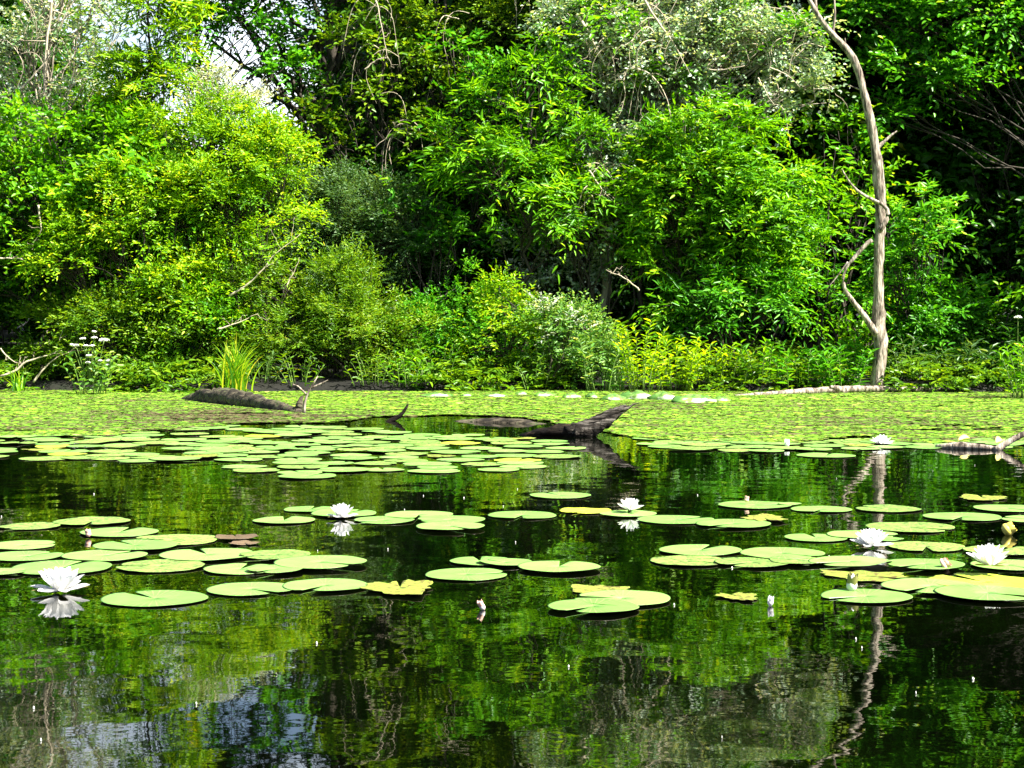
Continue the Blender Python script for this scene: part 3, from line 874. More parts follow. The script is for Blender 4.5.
# splintered log at centre
d = wpt(560, 436)[1]
rootl = log('broken_log', [at(520, 437, d+.1), at(535, 434, d+.05), at(552, 432, d), at(566, 430, d), at(577, 431, d), at(590, 436, d)], [.014, .028, .036, .048, .056, .03], 'wetwood',
    'dark splintered log jutting up to the right at the centre of the pond', seed=8, wob=.16)
org = np.array(rootl.location)
def slab(pts_top, pts_bot, th, d0, jag, seed):
    rng = np.random.default_rng(seed); m = 26
    T = np.array([at(x, y, d0) for x, y in pts_top]); B = np.array([at(x, y, d0) for x, y in pts_bot])
    def rs(p):
        s = np.linspace(0, 1, len(p)); u = np.linspace(0, 1, m); return np.stack([np.interp(u, s, p[:, i]) for i in range(3)], 1)
    T, B = rs(T), rs(B)
    B[:, 2] += rng.uniform(-jag, jag, m); T[:, 2] += rng.uniform(-.004, .004, m)
    B[:, 2] = np.minimum(B[:, 2], T[:, 2]-.006)
    u = np.linspace(0, 1, m)[:, None]; t = th*(1-.75*u)
    rows = []
    for fz, ty in ((0, .55), (0, -.55), (.35, -1), (.7, -.8), (1, -.3), (1, .3), (.6, 1)):
        p = T*(1-fz)+B*fz; p = p.copy(); p[:, 1] += (t[:, 0]*ty*(1+rng.normal(0, .12, m))); rows.append(p)
    V = np.stack(rows, 1); k = len(rows)
    F_ = [(i*k+j, i*k+(j+1) % k, (i+1)*k+(j+1) % k, (i+1)*k+j) for i in range(m-1) for j in range(k)]
    V = V.reshape(-1, 3); n = len(V); V = np.vstack([V, V[:k].mean(0), V[-k:].mean(0)])
    T3 = [(n, (j+1) % k, j) for j in range(k)]+[(n+1, n-k+j, n-k+(j+1) % k) for j in range(k)]
    return V-org, np.array(F_, np.int32), np.array(T3, np.int32)
for (tp, bt, th, dd, jg, sd) in [
    ([(564, 426), (586, 420), (612, 411), (639, 402.5)], [(570, 437), (590, 436), (608, 420), (640, 404)], .06, d, .012, 1),
    ([(574, 429), (592, 424), (614, 415), (627, 410)], [(574, 439), (590, 439), (606, 430), (618, 418)], .045, d-.045, .014, 2),
    ([(568, 426), (590, 418), (610, 409), (626, 404)], [(570, 434), (592, 430), (610, 418), (627, 407)], .04, d+.05, .008, 3)]:
    V, q, T = slab(tp, bt, th, dd, jg, sd)
    obj('splintered_end', mesh_np('splintered_end', V, [q, T], M['graywood']), rootl)
# low submerged log behind it
a, b = wpt(452, 421), wpt(548, 424)
log('sunken_log', [a+[0, 0, -.03], a*.7+b*.3+[0, 0, -.012], a*.4+b*.6+[0, 0, -.010], b+[0, 0, -.03]], [.03, .045, .045, .03], 'mosslog',
    'low brown log barely above the water left of the splintered log', seed=9)
# right sticks
a, b = wpt(936, 448), wpt(996, 450)
log('floating_stick', [a+[0, 0, .0], a*.6+b*.4+[0, 0, .018], b+[0, 0, .008]], [.022, .028, .012], 'deadwood',
    'pale floating stick at the duckweed edge near the right side', 'stick', seed=10)
d = wpt(996, 450)[1]
log('forked_stick', [at(994, 451, d), at(1002, 446, d), at(1012, 440, d), at(1024, 433, d), at(1034, 430, d)], [.026, .020, .018, .016, .012], 'deadwood',
    'pale bare stick rising from the water at the right edge', 'stick', seed=11)
for (px, py, s, lb) in ((962, 446, .035, 'curled yellow leaf stuck on the pale floating stick'), (997, 448, .032, 'curled yellow leaf at the foot of the stick at the right edge')):
    c = wpt(px, py); V, f = petal_geo(.075, .045, .8, R0); V = V - [.035, 0, -.008]
    o = obj('curled_leaf', mesh_np('curled_leaf', V, f, M['fungus'], smooth=True), None, (c[0], c[1]-.03, .03)); o.rotation_euler = (.35, -.1, .3 if px < 980 else .9)
    mo = o.modifiers.new('thick', 'SOLIDIFY'); mo.thickness = .003
    tag(o, lb, 'leaf', 'curled yellow leaves')
# long shore log
log('shore_log', [at(735, 398.5, 17.2)*[1, 1, 0]+[0, 0, .0], at(800, 395, 17.6)*[1, 1, 0]+[0, 0, .03], at(850, 393, 17.9)*[1, 1, 0]+[0, 0, .045], at(955, 392, 18.2)*[1, 1, 0]+[0, 0, .03]],
    [.018, .030, .038, .014], 'deadwood', 'long thin pale log along the shore below the dead trunk', seed=12,
    extra=[('knot', [at(845, 392, 17.85), at(838, 389, 17.8), at(830, 386.5, 17.75)], [.05, .035, .012])])

# dead leaning trunk
D0 = 18.25
def P_(l, dd=0): return [at(x, y, D0+dd) for x, y in l]
tr = log('dead_tree', P_([(877, 395), (877, 375), (882, 350), (878, 330), (879, 300), (878, 270), (880, 235), (881, 200), (877, 165), (875, 145), (868, 110), (861, 80), (856, 62), (847, 48), (835, 38), (822, 22), (812, 6), (803, -14), (792, -40)]),
     [.072, .064, .072, .070, .055, .052, .052, .058, .058, .046, .043, .040, .039, .035, .031, .027, .023, .018, .012], 'deadwood',
     'tall bare grey dead tree leaning left, standing at the right shore', 'dead tree', 14, .09, 13,
     extra=[('limb', P_([(876, 334), (866, 318), (854, 303), (845, 291), (842, 280), (847, 265)], -.05), [.042, .032, .029, .024, .016, .007]),
            ('limb', P_([(872, 240), (866, 244), (856, 256), (847, 266), (842, 278)], -.12), [.022, .023, .020, .014, .008]),
            ('limb', P_([(879, 232), (886, 222), (890, 213), (884, 204), (870, 199), (857, 191), (848, 181), (842, 169)], -.14), [.026, .023, .021, .020, .017, .014, .010, .005]),
            ('limb', P_([(877, 148), (884, 142), (890, 136), (897, 131)], .0), [.028, .018, .014, .006]),
            ('limb', P_([(860, 76), (858, 66), (846, 50), (845, 38)], .02), [.012, .010, .012, .004]),
            ('limb', P_([(833, 34), (835, 15), (834, -8)], .02), [.014, .011, .008]),
            ('limb', P_([(816, 12), (815, -5), (817, -20)], .02), [.020, .013, .008]),
            ('limb', P_([(866, 92), (856, 88), (848, 85)], .0), [.012, .008, .004]),
            ('limb', P_([(848, 262), (836, 278), (826, 290)], -.1), [.010, .006, .003])])
tr.children[0].name = 'trunk'

# stones
rr_ = np.random.default_rng(31)
def stone(px, py, w, h, label, seed):
    rng = np.random.default_rng(seed); px += rng.uniform(-5, 5); py += rng.uniform(-.8, 1.2); w *= rng.uniform(.6, 1.2)
    c = wpt(px, py); s = c[1]/F
    m, k = 9, 18
    th = np.linspace(-.35, math.pi/2, m); V = []
    ph = rng.uniform(0, 6, 6)
    for t in th:
        for j in range(k):
            a = 2*math.pi*j/k
            f = 1+.18*math.sin(2*a+ph[0])+.12*math.sin(3*a+ph[1]+2*t)+.09*math.sin(7*a+ph[2]+3*t)+.05*math.sin(13*a+9*t)
            V.append((w/2*s*math.cos(t)*math.cos(a)*f, w/2*s*.6*math.cos(t)*math.sin(a)*f, (.5+.5*float(rng.uniform()))*h*s*math.sin(t)*(1+.15*math.sin(2*a+ph[3]))))
    F_ = [(i*k+j, i*k+(j+1) % k, (i+1)*k+(j+1) % k, (i+1)*k+j) for i in range(m-1) for j in range(k)]
    o = obj('stone', mesh_np('stone', np.array(V), np.array(F_, np.int32), M['rock'], smooth=True), None, (c[0], c[1], .01)); tag(o, label, 'stone', 'stones at the waterline')
for i_, q in enumerate([(435, 396.5, 26, 3.5, 'leftmost small pale stone at the waterline'), (462, 396, 20, 2.5, 'second small pale stone from the left at the waterline'), (492, 397, 24, 2.8, 'flat pale stone left of the fluffy pale green bush foot'),
    (520, 396, 22, 3.5, 'pale stone at the left foot of the pale green bush'), (548, 397, 26, 4, 'pale stone at the middle foot of the pale green bush'), (571, 398, 20, 4.5, 'rounded pale stone at the right foot of the pale green bush'),
    (588, 399, 16, 5, 'small stone just left of the large white stone'), (611, 400, 26, 6, 'stone touching the left end of the large white stone'), (638, 399, 44, 8, 'large white topped stone below the golden plants'),
    (664, 400, 36, 8.5, 'green stained stone right of the large white stone'), (690, 402, 52, 8, 'widest green stained stone in the row of stones'), (716, 402, 26, 5, 'rightmost stone of the row near the shore log')]):
    stone(*q, 40+i_)

# ------------------------------------------------------------------ foliage: bank shrubs and trees
SG, TG = 'shrubs along the far bank', 'trees on the far bank'
plant('shrub', [(60,230,75,80), (20,180,50,60), (140,200,70,65), (95,270,80,60), (170,260,60,60), (30,300,45,45), (110,170,60,45)], 19.6, 'broad', 'ash',
      'large bright green bush filling the left side of the bank', 'shrub', SG, 100, 1, lai=2.6, clump=.28)
plant('shrub', [(235,185,65,50,-.2), (275,160,45,35,-.1), (200,150,45,30), (250,225,45,35,-.3), (180,215,50,45,-.4), (215,130,30,22)], 19.5, 'small', 'yellow',
      'yellow green bush reaching right below the patch of open sky', 'shrub', SG, 230, 2, lai=2.6, clump=.22)
plant('shrub', [(150,260,50,50), (110,225,45,40), (180,300,45,30), (70,260,30,35)], 18.95, 'small', 'yellow',
      'yellowish small leaved bush in front of the large left bush', 'shrub', SG, 140, 3, lai=2.0, clump=.2, gap=.3)
plant('sapling_tree', [(155,50,42,50), (150,100,34,40), (160,5,34,40), (135,75,25,30), (150,-60,30,40), (120,120,24,24)], 19.9, 'lance', 'yellow',
      'slim bright sapling rising above the bushes at the upper left', 'tree', TG, 150, 4, lai=2.7, clump=.22, wood='trunk', stems=1, gap=.25)
plant('shrub', [(335,225,60,42), (300,260,40,45), (375,250,45,50), (345,280,50,38), (405,235,40,40), (300,205,25,20)], 20.2, 'fine', 'dull',
      'rounded dull grey green bush left of centre', 'shrub', SG, 345, 5, lai=2.6, clump=.2)
plant('shrub', [(330,330,55,42), (290,350,45,38), (375,345,50,40), (345,300,40,28), (400,370,35,22), (270,300,25,25)], 19.0, 'fine', 'olive',
      'low rounded olive green bush beside the grass tuft', 'shrub', SG, 335, 6, lai=2.7, clump=.2)
plant('shrub', [(120,350,55,38), (175,350,45,38), (75,330,40,35,.5), (150,320,45,28,.2), (215,365,28,24), (60,365,28,22,.4)], 18.85, 'small', 'olive',
      'low bush with downward sprays above the left waterline', 'shrub', SG, 145, 7, lai=2.5, clump=.2)
plant('shrub', [(195,330,45,32), (235,345,30,30,.2), (180,375,40,18)], 18.9, 'small', 'ash',
      'small fresh green bush between the low left bush and the grass tuft', 'shrub', SG, 200, 8, lai=2.5, clump=.18)
plant('box_elder', [(520,110,45,35), (540,150,55,40), (500,180,55,40), (560,210,45,40), (520,230,50,35), (480,150,32,28), (535,70,26,26), (575,170,30,30)], 19.7, 'lance', 'ash',
      'young tree with large bright leaflets at the middle of the bank', 'tree', TG, 525, 9, lai=2.2, clump=.24, wood='trunk', stems=1, gap=.25, scale=1.1)
plant('shrub', [(450,330,45,35), (480,355,45,32), (430,360,35,28), (500,320,35,30), (465,385,45,12)], 19.3, 'small', 'emerald',
      'mid green bush right of the olive bush', 'shrub', SG, 460, 10, lai=2.5, clump=.2)
plant('shrub', [(505,345,32,38), (520,310,28,28), (495,375,32,18)], 18.9, 'small', 'yellow',
      'narrow yellow flecked bush left of the pale green bush', 'shrub', SG, 505, 11, lai=2.3, clump=.18)
plant('silver_shrub', [(545,260,38,40), (575,240,36,34), (540,300,32,26), (600,215,30,30), (590,280,28,24)], 20.5, 'round', 'silver',
      'silvery leaved shrub behind the pale green bush', 'shrub', SG, 560, 12, lai=2.0, clump=.22, gap=.3)
plant('shrub', [(570,355,42,34), (545,375,30,18), (600,370,35,20), (555,330,30,20)], 18.8, 'small', 'pale',
      'fluffy pale green bush at the waterline near the middle', 'shrub', SG, 570, 13, lai=2.4, clump=.16)
plant('silver_shrub', [(555,320,20,11), (570,332,16,9)], 18.6, 'small', 'white',
      'whitish leaved spray on top of the pale green bush', 'shrub', SG, 560, 14, lai=1.6, clump=.12)
plant('shrub', [(720,190,70,55), (680,160,45,35), (750,240,65,50), (690,240,55,50), (770,180,40,40), (730,290,60,40), (790,270,38,40), (660,210,35,40), (720,135,45,25)], 19.6, 'ash', 'ash',
      'big bright rounded bush left of the bare dead tree', 'shrub', SG, 720, 15, lai=2.6, clump=.28)
plant('shrub', [(760,310,40,30), (720,330,35,25), (700,300,35,25)], 19.2, 'lance', 'emerald',
      'lower skirt of long leaves under the big bright bush', 'shrub', SG, 735, 16, lai=2.3, clump=.2)
plant('shrub', [(920,250,38,35), (905,290,35,32), (935,310,45,40), (900,340,32,30), (950,350,38,28), (915,220,25,22), (970,330,30,28), (925,375,50,16)], 19.4, 'ash', 'emerald',
      'mid green bush right behind the foot of the dead tree', 'shrub', SG, 925, 17, lai=2.3, clump=.25)
plant('shrub', [(985,350,45,30), (1030,340,40,35), (1000,375,55,16), (1070,330,50,50)], 19.0, 'lance', 'dark',
      'dark low bush with long leaves in the lower right of the bank', 'shrub', SG, 1000, 18, lai=2.0, clump=.2)
plant('overhanging_tree', [(870,20,50,40), (930,30,60,45), (990,20,55,45), (900,75,50,30), (960,90,45,30), (860,-40,70,50), (960,-60,80,60), (1060,20,60,70), (880,120,32,22), (1020,-130,120,80), (880,-130,80,60)], 20.9, 'broad', 'emerald',
      'leafy tree crown overhanging the dark hollow at the upper right', 'tree', TG, 1075, 19, lai=2.4, clump=.28, wood='trunk', r0=.04, stems=1)
plant('silver_tree', [(640,30,60,45), (700,70,60,45), (760,50,55,45), (580,30,45,40), (790,95,35,30), (640,100,50,40), (600,150,40,40), (640,170,35,35), (720,10,60,40), (690,-50,90,60,1.2), (590,-60,70,50,1.2), (780,-20,50,50,.6), (690,-160,100,70,2.2), (565,95,30,30), (720,40,40,30,-.4), (660,60,40,30,-.4), (600,50,30,25,-.3), (800,60,28,28,-.3), (755,110,30,22,-.2), (690,120,30,24,-.2), (815,100,22,20,-.3)], 20.4, 'round', 'silver',
      'tall silvery leaved poplar with pale drooping branches at upper right of centre', 'tree', TG, 600, 20, lai=1.9, clump=.22, bark='barkpale', wood='trunk', r0=.07, stems=1, gap=.30, hang=80, pock=-.1)
plant('silver_tree', [(30,60,50,50), (80,40,45,45), (20,120,45,35), (90,100,35,35), (50,0,60,45), (-40,80,50,80), (40,-80,80,60,1.2), (110,-30,40,50,.6), (30,-170,80,60,2)], 21.5, 'round', 'silver',
      'silvery tree with pale branches in the upper left corner', 'tree', TG, 46, 21, lai=1.5, clump=.20, bark='barkpale', wood='trunk', r0=.06, stems=1, gap=.38, inner=.3, hang=30)
plant('silver_shrub', [(225,120,24,22), (215,95,18,22), (245,105,14,14)], 21.8, 'small', 'white',
      'whitish shrub directly beneath the patch of open sky', 'shrub', SG, 228, 22, lai=2.6, clump=.18)
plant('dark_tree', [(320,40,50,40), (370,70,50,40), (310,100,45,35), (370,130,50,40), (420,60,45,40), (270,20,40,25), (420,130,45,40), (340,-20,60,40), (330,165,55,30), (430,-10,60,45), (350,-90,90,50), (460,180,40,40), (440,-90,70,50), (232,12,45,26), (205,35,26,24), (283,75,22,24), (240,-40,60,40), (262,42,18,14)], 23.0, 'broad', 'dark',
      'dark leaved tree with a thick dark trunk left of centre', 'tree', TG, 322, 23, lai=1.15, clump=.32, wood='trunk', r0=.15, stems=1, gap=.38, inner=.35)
plant('tree', [(440,60,45,50), (480,30,45,40), (470,100,40,40), (540,20,40,40), (430,120,35,35), (390,50,40,40), (500,-50,80,50)], 21.8, 'small', 'olive',
      'loose olive green tree right of the dark trunk', 'tree', TG, 440, 24, lai=1.35, clump=.24, wood='trunk', r0=.05, stems=1, gap=.25, inner=.35, hang=18)
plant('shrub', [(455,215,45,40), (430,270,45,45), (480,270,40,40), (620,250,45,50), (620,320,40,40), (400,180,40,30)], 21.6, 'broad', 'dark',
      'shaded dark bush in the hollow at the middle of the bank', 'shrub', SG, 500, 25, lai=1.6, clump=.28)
plant('shrub', [(860,220,40,45), (850,150,35,35), (845,300,40,40), (870,350,40,30)], 20.6, 'broad', 'ash',
      'green bush seen behind the bare dead trunk', 'shrub', SG, 850, 26, lai=1.5, clump=.25, gap=.3)
plant('shrub', [(10,240,50,60), (-40,300,60,60), (-70,200,70,90), (20,340,30,25,.3)], 20.2, 'broad', 'dark',
      'dark shaded bush at the far left edge', 'shrub', SG, -20, 27, lai=1.8, clump=.28)
plant('shrub', [(1130,250,90,110), (1200,320,90,70), (1090,380,50,30)], 18.9, 'broad', 'ash',
      'green bush just past the right edge of the view', 'shrub', SG, 1150, 28, lai=2.2, clump=.3)
plant('shrub', [(-140,250,80,110), (-200,320,80,70), (-100,370,60,30)], 19.0, 'broad', 'ash',
      'green bush just past the left edge of the view', 'shrub', SG, -150, 29, lai=2.2, clump=.3)

plant('silver_shrub', [(602,190,28,30), (590,240,26,24), (618,150,24,26), (560,215,18,20)], 19.8, 'round', 'silver',
      'silvery shrub filling the gap between the young tree and the big bright bush', 'shrub', SG, 605, 31, lai=1.8, clump=.2, gap=.3, hang=10)
plant('shrub', [(420,205,25,24), (400,240,22,24), (440,250,18,22)], 20.0, 'broad', 'emerald',
      'loose leafy shrub between the dull bush and the young tree', 'shrub', SG, 425, 32, lai=1.5, clump=.2, gap=.35)
plant('shrub', [(265,255,24,24), (250,285,22,18), (290,275,16,14)], 18.9, 'small', 'yellow',
      'yellow flecked sprays beside the long pale slanting branch', 'shrub', SG, 262, 33, lai=1.6, clump=.18, gap=.35)
plant('shrub', [(470,60,24,26), (490,95,22,24), (455,110,20,22)], 21.0, 'broad', 'emerald',
      'bright leafy shoots high left of the young tree', 'shrub', SG, 470, 34, lai=1.4, clump=.2, gap=.35)
plant('shrub', [(830,185,20,40), (825,240,18,30), (835,300,22,24)], 19.9, 'lance', 'emerald',
      'narrow leafy shrub between the big bright bush and the bare dead tree', 'shrub', SG, 830, 35, lai=1.5, clump=.2, gap=.35)
plant('shade_tree', [(186,78,20,30), (196,30,26,24), (243,22,30,20), (284,72,20,28), (150,110,26,22), (230,-25,50,28), (290,-50,50,40), (190,-70,60,40), (275,30,18,16)], 22.4, 'broad', 'emerald',
      'leafy tree framing the small patch of open sky', 'tree', TG, 186, 36, lai=1.5, clump=.22, gap=.2, wood='trunk', stems=1, r0=.04, pock=-.6, inner=.2)
plant('tree', [(612,24,26,20), (738,22,24,20), (565,62,24,18), (662,88,24,16), (790,40,18,16), (690,40,16,12), (640,140,20,16)], 20.0, 'broad', 'ash',
      'sparse green tree threaded through the silvery poplar', 'tree', TG, 640, 37, lai=1.3, clump=.2, gap=.35, wood='trunk', stems=1, r0=.035)
plant('tree', [(372,110,34,28), (412,140,28,26), (338,150,28,22), (392,68,26,24), (348,48,24,20), (440,165,24,22), (300,130,22,22), (385,20,28,20), (430,95,20,20)], 21.3, 'broad', 'olive',
      'half lit leafy tree in front of the dark trunk', 'tree', TG, 385, 38, lai=1.2, clump=.2, gap=.3, wood='trunk', stems=1, r0=.035, hang=12)
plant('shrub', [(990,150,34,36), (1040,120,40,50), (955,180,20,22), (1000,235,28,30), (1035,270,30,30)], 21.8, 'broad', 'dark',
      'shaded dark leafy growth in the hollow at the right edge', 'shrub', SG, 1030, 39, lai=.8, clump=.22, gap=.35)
print('LEAVES', COUNT)
# ------------------------------------------------------------------ pale bare branches in the foliage
def wand(name, pts, d, rad, label, mat='twigpale', seed=1, dz=0):
    P = [at(x, y, d) for x, y in pts]
    P0 = bezier_smooth(np.array(P), 16)
    org = P0[0]
    rg = np.random.default_rng(int(abs(pts[0][0])*7+abs(pts[0][1])))
    P0 = P0 + rg.normal(0, .006, P0.shape)
    P0[1:-1] = (P0[:-2]+2*P0[1:-1]+P0[2:])/4
    org = P0[0].copy()
    ln = np.linalg.norm(P0[-1]-P0[0]); tl = [(P0-org, np.interp(np.linspace(0, 1, 16), [0, .5, 1], [rad[0], (rad[0]+rad[1])*.42, rad[1]*.5]))]
    T0 = P0[-1]-P0[0]
    for k in range(rg.integers(3, 6)):
        i = rg.integers(4, 15); a_ = P0[i]-org
        v = T0/ln*rg.uniform(.3, .9)+np.array([rg.normal(0, .6), rg.normal(0, .3), rg.normal(.1, .6)])
        q = bez(a_, a_+norm(v)*ln*rg.uniform(.12, .38), rg.normal(0, .02), 7, rg, .008)
        tl.append((q, np.linspace(rad[1]*.6, .0012, 7)))
        if rg.uniform() < .6:
            v2 = norm(v+rg.normal(0, .7, 3)); tl.append((bez(q[3], q[3]+v2*ln*.12, 0, 5, rg, .004), np.linspace(rad[1]*.4, .001, 5)))
    o = obj(name, tubes_mesh(name, tl, M[mat], 6, .07), None, org)
    tag(o, label, 'branch', 'bare pale branches among the leaves')
wand('bare_branch', [(0, 377), (14, 373), (24, 362), (45, 356), (62, 350)], 18.5, (.018, .006), 'pale bare branch curving up from the left edge above the water')
wand('bare_branch', [(33, 382), (44, 368), (50, 362), (62, 354), (70, 352)], 18.55, (.014, .005), 'pale bare branch rising right of the one at the left edge')
wand('bare_branch', [(0, 348), (8, 358), (18, 364), (24, 362)], 18.5, (.008, .005), 'short pale twig slanting down at the left edge')
wand('bare_branch', [(230, 296), (250, 282), (264, 268), (278, 250), (294, 240), (301, 234)], 18.6, (.014, .004), 'long pale slanting branch over the dull green bush')
wand('bare_branch', [(286, 287), (293, 274), (300, 258)], 18.6, (.008, .004), 'short pale slanting stick right of the long slanting branch')
wand('bare_branch', [(218, 330), (240, 322), (258, 313)], 18.5, (.012, .004), 'pale branch low over the small fresh green bush')
wand('bare_branch', [(561, 299), (585, 292), (610, 275), (635, 262), (680, 240)], 20.6, (.035, .03), 'thick dark limb slanting through the shaded hollow', 'bark')
wand('bare_branch', [(640, 290), (626, 278), (605, 270)], 18.9, (.010, .005), 'pale broken branch crossing the shaded hollow')
wand('bare_branch', [(430, 305), (442, 296), (456, 288)], 19.6, (.008, .004), 'thin pale stick in the dark gap below the emerald tree')
wand('bare_branch', [(640, 70), (628, 66), (622, 78), (626, 96), (618, 118)], 19.6, (.012, .005), 'pale hooked branch hanging from the poplar on its left')
wand('bare_branch', [(630, 66), (650, 72), (664, 90), (672, 118)], 19.6, (.012, .005), 'pale branch arching to the right in the middle of the poplar')
wand('bare_branch', [(642, -5), (655, 18), (668, 34), (678, 52), (690, 74)], 19.6, (.016, .006), 'long pale branch hanging from the top of the poplar')
wand('bare_branch', [(576, 14), (590, 34), (600, 54), (606, 66)], 19.8, (.026, .012), 'stout pale branch at the upper left of the poplar')
wand('bare_branch', [(724, 56), (712, 60), (704, 70), (722, 70), (745, 66)], 19.6, (.010, .006), 'pale looping twig at the right side of the poplar')
wand('bare_branch', [(770, 68), (790, 76), (800, 88)], 19.6, (.010, .004), 'short pale twig at the right tip of the poplar')
wand('bare_branch', [(758, 78), (768, 96), (778, 112)], 19.6, (.009, .004), 'pale twig drooping toward the big bright bush')
wand('bare_branch', [(590, 170), (602, 190), (620, 208)], 19.4, (.010, .005), 'pale slanting twig over the shaded hollow')
wand('bare_branch', [(98, 6), (110, 18), (118, 34)], 19.9, (.012, .004), 'curved pale twig beside the slim sapling')
wand('bare_branch', [(52, -5), (50, 20), (46, 44), (44, 110)], 20.9, (.02, .014), 'pale upright limb of the silvery tree in the corner')
wand('bare_branch', [(20, 90), (34, 76), (46, 60), (60, 40)], 20.3, (.014, .006), 'thin pale forked limb in the upper left corner')
wand('bare_branch', [(376, 0), (382, 30), (388, 60)], 20.5, (.010, .006), 'thin pale hanging vine right of the dark trunk')
wand('bare_branch', [(364, 70), (376, 60), (386, 58)], 20.5, (.010, .005), 'small pale curved twig right of the dark trunk')
wand('bare_branch', [(38, 205), (42, 232), (30, 246)], 18.8, (.012, .004), 'pale twig hanging in the large left bush')
wand('bare_branch', [(-5, 258), (20, 258), (30, 264)], 18.8, (.012, .006), 'pale horizontal branch at the left edge of the large bush')

# ------------------------------------------------------------------ herbs with arching leafy stems
def herb(name, px, d, hpx, wpx, nst, mat, label, spec='lance', seed=1, cat='plant', scale=1.0, py=391, flowers=None, step=.028, bend=.5):
    rng = np.random.default_rng(seed+500)
    base = at(px, py, d); base[2] = max(ground_z(base[0], base[1]), 0.0)
    s = d/F
    root = empty(name, base, label, cat, 'plants at the waterline')
    L, W, nl, sl, dr = SPEC[spec]; L *= scale; W *= scale
    lines = []; PP, DD, UU = [], [], []; tips = []
    for q in range(nst):
        a = rng.uniform(-1, 1); hh = hpx*s*rng.uniform(.55, 1.0)*(1-.25*a*a)
        b = np.array([a*wpx*s*.30, rng.normal(0, .12), 0]); 
        top = np.array([a*wpx*s*.5+rng.normal(0, .04), b[1]+rng.normal(-.05, .12), hh])
        t = np.linspace(0, 1, 8)[:, None]
        p = b+(top-b)*t; p[:, 2] += hh*.10*np.sin(t[:, 0]*np.pi); p[:, 0] += np.sign(a)*bend*.15*hh*t[:, 0]**2
        lines.append((p, np.linspace(.006, .002, 8)))
        tips.append(p[-1])
        m = max(4, int(hh*.85/step))
        u = np.linspace(.12, 1, m)
        c = np.stack([np.interp(u, t[:, 0], p[:, i]) for i in range(3)], 1)
        ph = np.arange(m)*2.4+rng.uniform(0, 6)
        dv = np.stack([np.cos(ph), np.sin(ph)*.8, .35+.5*u], 1)+rng.normal(0, .15, (m, 3))
        PP.append(c); DD.append(dv); UU.append(np.tile([0, 0, 1.0], (m, 1))+rng.normal(0, .3, (m, 3)))
    P, D_, U = np.vstack(PP), np.vstack(DD), np.vstack(UU)
    n = len(P); ll = L*rng.uniform(.6, 1.15, n)
    V, f, ra, ta = leaves(P, D_, U, ll, ll*W/L, rng.uniform(0, 1, n), rng.uniform(0, 1, n), droop=.3)
    obj('foliage', mesh_np('foliage', V, f, M[mat], {'rnd': ra, 'tone': ta}), root)
    obj('stems', tubes_mesh('stems', lines, M['stalk'], 4, 0), root)
    if flowers:
        for (fx, fy, fr) in flowers:
            c = at(fx, fy, d-.08)-base; r = fr*s
            Vs, Q = [], []; off = 0
            for k in range(60):
                g = norm(rng.normal(0, 1, 3)); g[2] = abs(g[2]); rr = rng.uniform(.4, 1)
                o_ = c+g*[r*rr, r*rr, r*.55*rr]
                e = rng.uniform(.006, .011)
                u_ = norm(np.cross(g, rng.normal(0, 1, 3))); v_ = np.cross(g, u_)
                Vs += [o_+u_*e, o_+v_*e, o_-u_*e, o_-v_*e, o_-g*e*.8]
                Q += [(off, off+1, off+2), (off, off+2, off+3), (off+1, off, off+4), (off+2, off+1, off+4), (off+3, off+2, off+4), (off, off+3, off+4)]; off += 5
            obj('flower_head', mesh_np('flower_head', np.array(Vs), np.array(Q, np.int32), M['floret']), root)
            obj('flower_stalk', tubes_mesh('flower_stalk', [(bez([c[0]*.3, 0, .1], c, .02, 6), np.linspace(.006, .003, 6))], M['stalk'], 4, 0), root)
    return root
herb('white_flowering_plant', 91, 17.6, 50, 50, 12, 'pale', 'tall plant with white flower heads standing at the left waterline', 'broad', 1, scale=.75, py=402,
     flowers=[(76, 346, 4), (83, 339, 3.2), (94, 332, 3), (94, 338, 3.5), (104, 341, 6), (86, 346, 3.2), (92, 346, 3), (89, 356, 3.5), (88, 363, 3), (110, 361, 4), (100, 361, 2.5), (72, 345, 2.5), (108, 365, 3)])
for k, (px, hh, ww, lb) in enumerate([(640, 78, 54, 'tallest golden yellow plant above the large white stone'), (676, 62, 50, 'golden yellow plant in the middle of the golden group'),
                      (706, 52, 50, 'golden yellow plant at the right end of the golden group'), (655, 35, 70, 'low golden plant touching the stones')]):
    herb('goldenrod', px, 18.25+.1*k, hh, ww, 15, 'gold', lb, 'lance', 10+k, scale=.75, step=.02)
herb('leafy_herb', 600, 18.4, 72, 55, 16, 'pale', 'pale green upright herb left of the golden plants', 'lance', 20, scale=.9)
herb('leafy_herb', 760, 18.5, 48, 60, 16, 'ash', 'bright green herb right of the golden plants', 'lance', 21, scale=.9)
herb('leafy_herb', 800, 18.4, 45, 55, 18, 'emerald', 'emerald herb in the middle between golden plants and dead tree', 'lance', 22, scale=.9)
herb('leafy_herb', 842, 18.3, 56, 55, 20, 'emerald', 'feathery emerald herb left of the dead tree foot', 'lance', 23, scale=1.0, step=.022)
herb('leafy_herb', 732, 18.4, 40, 50, 14, 'olive', 'low olive herb beside the right end of the golden plants', 'lance', 24, scale=.8)
herb('leafy_herb', 905, 18.6, 44, 60, 14, 'dull', 'dull green herb right of the dead tree foot', 'lance', 25, scale=.9)
herb('leafy_herb', 958, 18.5, 40, 70, 14, 'dull', 'dull green herb at the waterline toward the right edge', 'lance', 26, scale=1.0)
herb('leafy_herb', 1022, 16.6, 70, 34, 16, 'ash', 'bright plant growing from the mat at the right edge', 'lance', 27, scale=.8, py=403)
herb('leafy_herb', 1050, 16.8, 70, 60, 16, 'ash', 'bright plant just outside the right edge', 'lance', 28, scale=.8, py=403)
